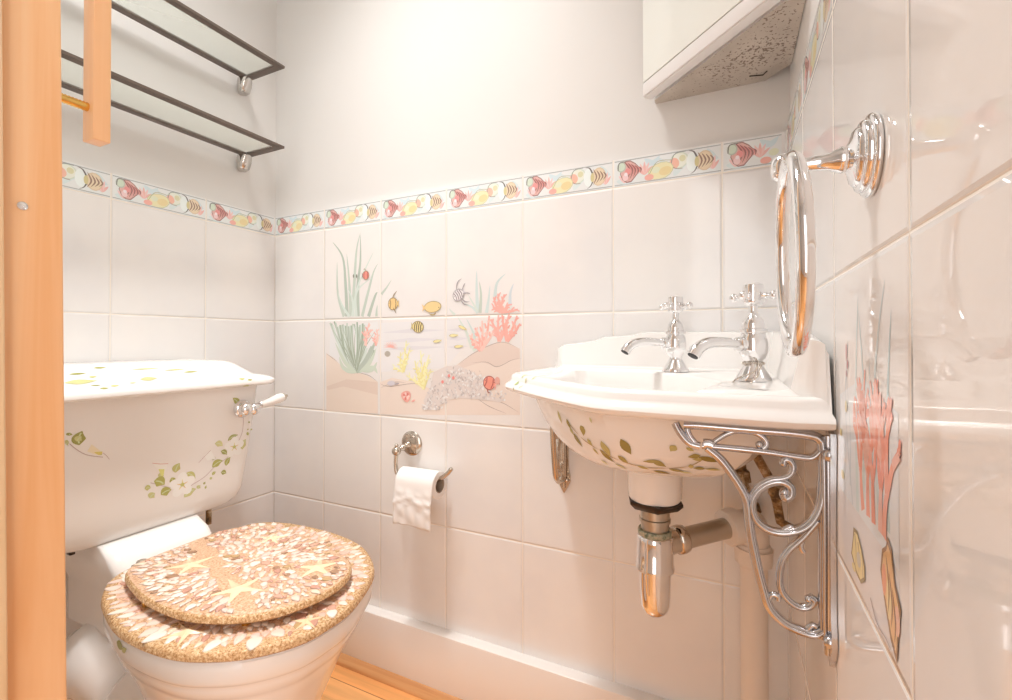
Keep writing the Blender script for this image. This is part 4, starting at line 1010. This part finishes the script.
# corroded supply connectors behind the near bracket
sp1 = thing('supply_pipe', 'corroded brass supply connector close to the corner, behind the waste elbow', 'pipe', (W-.045, -.035, 0))
mb = MB(); mb.tube([(W-.075,-.060,ZR-.245),(W-.070,-.055,ZR-.300),(W-.058,-.034,ZR-.335),(W-.054,-.020,ZR-.352),(W-.054,-.001,ZR-.360)], .0075, 14); mb.build('pipe', M['corroded'], sp1)
mb = MB(); mb.lathe([(.010,0),(.0155,.002),(.0155,.020),(.010,.022)], (W-.072,-.057,ZR-.300), (-.15,-.1,1), 6); mb.build('connector_nut', M['corroded'], sp1); mb = MB(); mb.lathe([(.010,0),(.014,.002),(.014,.016),(.010,.018)], (W-.054,-.022,ZR-.353), (0,1,-.2), 6); mb.build('connector_nut', M['corroded'], sp1)
sp2 = thing('supply_pipe', 'short corroded brass supply pipe entering the right wall behind the chrome bracket', 'pipe', (W-.020, -.10, 0))
mb = MB(); mb.tube([(W-.058,-.140,ZR-.225),(W-.035,-.125,ZR-.27),(W-.024,-.10,ZR-.31),(W-.018,-.09,ZR-.345),(W-.001,-.088,ZR-.355)], .0068, 14); mb.build('pipe', M['corroded'], sp2)
mb = MB(); mb.lathe([(.008,0),(.0135,.002),(.0135,.016),(.008,.018)], (W-.024,-.108,ZR-.302), (.2,-.2,1), 6); mb.build('connector_nut', M['corroded'], sp2)

# ================================================================ TOWEL RING
y0, z0 = -.549, ZR+.0665
trg = thing('towel_ring', 'polished chrome towel ring on a round stepped rose, fixed to the right wall', 'towel ring', (W, y0, z0))
mb = MB(); mb.lathe([(.0268,.0004),(.0274,.0015),(.0274,.0032),(.0262,.0044),(.0238,.0050),(.0238,.0068),(.0228,.0082),(.0196,.0090),(.0192,.0106),(.0176,.0120),(.0125,.0132),(.0100,.0145),(.0080,.0155)], (W, y0, z0), (-1,0,0), 48); mb.build('rose', M['chrome'], trg)
mb = MB(); mb.lathe([(.0085,.015),(.0092,.0180),(.0080,.0205),(.0055,.0265),(.0045,.036),(.0045,.043)], (W, y0, z0), (-1,0,0), 28)
mb.lathe([(.0048,.0425),(.0080,.0435),(.0102,.0465),(.0108,.0510),(.0098,.0560),(.0070,.0595),(.003,.0608)], (W, y0, z0), (-1,0,0), 28); mb.build('post', M['chrome'], trg)
RR = .0625; tr0 = .0049
mb = MB(); yc = y0-.027; zc_ = z0-RR-.0065
mb.tube([(W-.0505-.0015*math.cos(a_), yc+RR*math.sin(a_), zc_+RR*math.cos(a_)) for a_ in [2*PI*k/72 for k in range(72)]], tr0, 20, closed=True); mb.build('ring', M['chrome'], trg)

# ================================================================ TOILET ROLL HOLDER
hx, hz = .5060, ZR-.3135
rh = thing('toilet_roll_holder', 'aged chrome open-arm toilet roll holder on the back wall', 'toilet roll holder', (hx, 0, hz))
mb = MB(); mb.lathe([(.0300,.0004),(.0308,.003),(.0275,.0065),(.0225,.0080),(.0215,.0105),(.0125,.0125),(.009,.014)], (hx, 0, hz), (0,-1,0), 40); mb.build('rose', M['chrome_old'], rh)
pe = Vector((.4945, -.046, ZR-.3245)); ps = Vector((hx, -.012, hz)); dd = (pe-ps); LL = dd.length
mb = MB(); mb.lathe([(.0085,0),(.009,.004),(.006,.008),(.0048,.013),(.0075,.017),(.0080,.021),(.0055,.025),(.0045,LL-.006)], ps, dd, 24); mb.ball(pe, .0112, 20); mb.ball(pe+Vector((0,0,.0135)), .0048, 14); mb.lathe([(.0045,0),(.0035,.010)], pe, (0,0,1), 14); mb.build('post', M['chrome_old'], rh)
zb = ZR-.3785
mb = MB(); mb.tube(spline([tuple(pe+Vector((0,0,-.006))), (.4925,-.046,ZR-.350), (.4945,-.046,zb+.006), (.502,-.046,zb), (.54,-.046,zb), (.585,-.046,zb), (.612,-.046,zb+.001), (.628,-.046,zb+.008), (.641,-.046,zb+.018), (.650,-.046,zb+.028)], 6), .0050, 16); mb.ball((.650,-.046,zb+.028), .0051, 14); mb.build('arm', M['chrome_old'], rh)
# the roll
rl = thing('toilet_roll', 'white toilet roll with a loose sheet hanging down, on the holder', 'toilet roll', (.553, -.046, zb-.0135))
rc = Vector((.5165, -.046, zb-.0118)); WR = .104; RO_, RI_ = .0312, .0170
def circ2(r, x): return [(x, rc.y+r*math.cos(2*PI*i/48), rc.z+r*math.sin(2*PI*i/48)) for i in range(48)]
mb = MB(); mb.rings([circ2(RI_, rc.x+.0005), circ2(RO_-.002, rc.x), circ2(RO_, rc.x+.0015), circ2(RO_, rc.x+WR-.0015), circ2(RO_-.002, rc.x+WR), circ2(RI_, rc.x+WR-.0005)], cap0=False, cap1=False); mb.build('roll', M['paper'], rl)
mb = MB(); mb.rings([circ2(RI_+.0001, rc.x), circ2(RI_-.0008, rc.x), circ2(RI_-.0008, rc.x+WR), circ2(RI_+.0001, rc.x+WR), circ2(RI_+.0001, rc.x)], cap0=False, cap1=False); mb.build('core', M['card'], rl)
mb = MB(); nx, nz_ = 24, 30; r_ = random.Random(2); g1 = []; 
def sheet(t_):  # path length along sheet -> (y,z)
    if t_ < .05: a_ = PI/2+ t_/RO_; return rc.y+(RO_+.0012)*math.cos(a_), rc.z+(RO_+.0012)*math.sin(a_)
    a_ = PI/2+.05/RO_; y_, z_ = rc.y+(RO_+.0012)*math.cos(a_), rc.z+(RO_+.0012)*math.sin(a_)
    return y_-.003*math.sin((t_-.05)*30)-.0005, z_-(t_-.05)
for j in range(nz_+1):
    t_ = .141*j/nz_; y_, z_ = sheet(t_)
    for i in range(nx+1):
        u = i/nx; w_ = 0
        if t_ > .055:
            k_ = min(1, (t_-.055)/.01)
            w_ = k_*(.0016*math.sin(u*9+t_*60)+.0012*math.sin(u*17-t_*90+1)) - k_*.0028*math.exp(-((t_-.088-.006*math.sin(u*8))/.004)**2)+k_*.0022*math.exp(-((t_-.079-.005*math.sin(u*7+1))/.003)**2)
        g1.append((rc.x-.001+(WR+.001)*u+.001*math.sin(t_*40), y_-abs(w_)*1.0-.0004, z_+(.002*math.sin(u*5) if j == nz_ else 0)))
mb.add(g1, [(j*(nx+1)+i, j*(nx+1)+i+1, (j+1)*(nx+1)+i+1, (j+1)*(nx+1)+i) for j in range(nz_) for i in range(nx)])
sh = mb.build('loose_sheet', M['paper'], rl); sm_ = sh.modifiers.new('thick', 'SOLIDIFY'); sm_.thickness = .0005

# ================================================================ GLASS SHELVES on the left wall
def shelf(z, label, x1=.153, yend=-.089, y2=-.66):
    s_ = thing('wall_shelf', label, 'shelf', (-.012, (yend+y2)/2, z), 'framed glass shelves on the left wall')
    x0 = .006; b_ = .0185; h_ = .006
    def fr(nm, poly):
        mb = MB(); mb.prism(poly, z, z+h_, lambda a, b, h: (a, b, h)); return mb.build(nm, M['dark_metal'], s_)
    fr('front_rail', [(x1, yend), (x1, y2), (x1-b_, y2+b_), (x1-b_, yend-b_)])
    fr('back_rail', [(x0, yend), (x0+b_, yend-b_), (x0+b_, y2+b_), (x0, y2)])
    fr('end_rail', [(x0, yend), (x1, yend), (x1-b_, yend-b_), (x0+b_, yend-b_)])
    fr('end_rail', [(x0, y2), (x0+b_, y2+b_), (x1-b_, y2+b_), (x1, y2)])
    mb = MB(); mb.box((x0+b_-.002, y2+b_-.002, z+.0022), (x1-b_+.002, yend-b_+.002, z+.0052)); mb.build('glass_panel', M['glass'], s_)
    for y_ in (yend-.012, y2+.012):
        mb = MB(); 
        prof = [(.0,-.040,.001),(.010,-.039,.011),(.017,-.033,.0165),(.022,-.020,.0185),(.026,-.008,.0180),(.028,0,.0165)]
        lo = []
        for x_, zz, hw in prof:
            lo.append([( -.012+ (x_+.0125)*(.5+.5*math.cos(a_)) , y_+hw*math.sin(a_), z+zz) for a_ in [2*PI*k/24 for k in range(24)]])
        mb.rings(lo); mb.build('bracket', M['satin'], s_)
    return s_
shelf(ZR+.668, 'upper dark-framed frosted glass shelf on the left wall')
shelf(ZR+.4535, 'lower dark-framed frosted glass shelf, just above the fish border')

# ================================================================ CORNER CABINET
zb_ = ZR+.412; zt_ = zb_+.56
cb = thing('corner_cabinet', 'white corner cabinet with stone-patterned underside, above the washbasin', 'cabinet', (W-.11, -.10, zb_))
g2 = .001
A_ = Vector((1.094, T-g2)); B_ = Vector((W+.008-g2, -.218))
mb = MB(); poly = [(1.092, T-g2), (1.092,-.0035), (W-.020,-.198), (W+.008-g2,-.198), (W+.008-g2,-.028), (W-.030, T-g2)]
mb.prism(poly, zb_, zt_, lambda a, b, h: (a, b, h), 0)
o = mb.build('carcass', [M['stone'], M['cab']], cb)
for p_ in o.data.polygons: p_.material_index = 0 if p_.normal.z < -.5 else 1
# corner door: diagonal, moulded rail below a white glazed panel
D0 = Vector((1.083,-.014)); D1 = Vector((W-.008,-.226)); dv = (D1-D0).normalized(); nv = Vector((dv.y, -dv.x)); 
if nv.y > 0: nv = -nv
LD = (D1-D0).length
def dbox(name, s0, s1, n0, n1, h0, h1, m, par, bev=.0012):
    mb = MB(); mb.box((s0, n0, h0), (s1, n1, h1), bev=bev)
    mb.v = [((D0+dv*a+nv*b).x, (D0+dv*a+nv*b).y, c) for a, b, c in mb.v]
    return mb.build(name, m, par)
door = dbox('door', 0, LD, -.006, .012, zb_-.001, zt_, M['cab'], cb)
dbox('bottom_rail', 0, LD, .0122, .0145, zb_+.001, zb_+.026, M['cab'], door)
m = mat('door_glass', (.86,.89,.85), .06, spec=.6); 
dbox('glazed_panel', .002, LD-.004, .0122, .0155, zb_+.0275, zt_-.02, m, door)
mb = MB(); mb.box((1.0785,-.010,zb_+.03),(1.0815,-.004,zt_),0); mb.build('hinge_strip', M['steel'], door)
mb = MB(); a_ = [(.0,0),(.010,.009),(.024,.010)]
pts = [(1.257,-.018),(1.2785,-.012),(1.284,-.022)]
mb.tube([(x, y, zb_-.0004) for x, y in pts], .0012, 6); mb.build('pencil_mark', M['nut_dark'], cb)

# ================================================================ WOODEN LATCH BAR held off the jamb by a brass rod
kx = .655
q0 = trace(93, 138, 0, kx); q1 = trace(111, 141, 0, kx)
lb = thing('latch_bar', 'square pine bar hanging beside the door jamb, reached by a brass rod', 'bar', (kx, (q0.y+q1.y)/2, q0.z))
mb = MB(); mb.box((kx-.021, q0.y, q0.z), (kx, q1.y, q0.z+.62), bev=.0012); mb.build('bar', M['pine'], lb)
pr = trace(88, 107, 1, q0.y); yj = YF-.01
mb = MB(); 
pf = []; n_ = 30
for k in range(n_+1):
    f = k/n_; pf.append((.0040+(.0006 if k % 2 else 0), f*(q0.y+.0005-yj)))
mb.lathe(pf, (kx-.011, yj, pr.z), (0,1,0), 16); mb.build('rod', M['brass'], lb)

# ================================================================ LIGHT
def area(name, loc, size, power, col, rot=(0,0,0), shape='DISK', sy=None):
    d = bpy.data.lights.new(name, 'AREA'); d.energy = power; d.color = col; d.size = size; d.shape = shape
    if sy: d.size_y = sy
    o = bpy.data.objects.new(name, d); o.location = loc; o.rotation_euler = rot; C.objects.link(o); return o
# recessed downlights throw their light down the room
area('ceiling_lamp', (.60, -.44, CEIL-.02), .10, 2.0, (1,.985,.965)).data.spread = math.radians(85)
area('ceiling_panel', (.52, -.53, CEIL-.015), .38, 5.1, (1,.985,.97)).data.spread = math.radians(88)
area('hall_fill', (1.55, YB+.06, 1.00), 1.1, 9.5, (.98,.99,1), rot=(PI/2,0,0), shape='RECTANGLE', sy=1.6)  # added fill panel in the unseen hall, brightens the room through the doorway
area('hall_fill_far', (2.32, YB+.06, 1.10), .62, 16, (.99,.985,.975), rot=(PI/2,0,math.radians(35)), shape='RECTANGLE', sy=1.7)  # second added fill panel, set far right to reach the left wall and jamb
w = bpy.data.worlds.new('world'); bpy.context.scene.world = w; w.use_nodes = True
w.node_tree.nodes['Background'].inputs[0].default_value = (1,.95,.90,1); w.node_tree.nodes['Background'].inputs[1].default_value = .5
sc = bpy.context.scene
sc.view_settings.view_transform = 'Standard'; sc.view_settings.look = 'None'; sc.view_settings.gamma = 1; sc.view_settings.use_curve_mapping = False
sc.view_settings.exposure = .23
sc.cycles.max_bounces = 12; sc.cycles.diffuse_bounces = 8; sc.cycles.glossy_bounces = 6
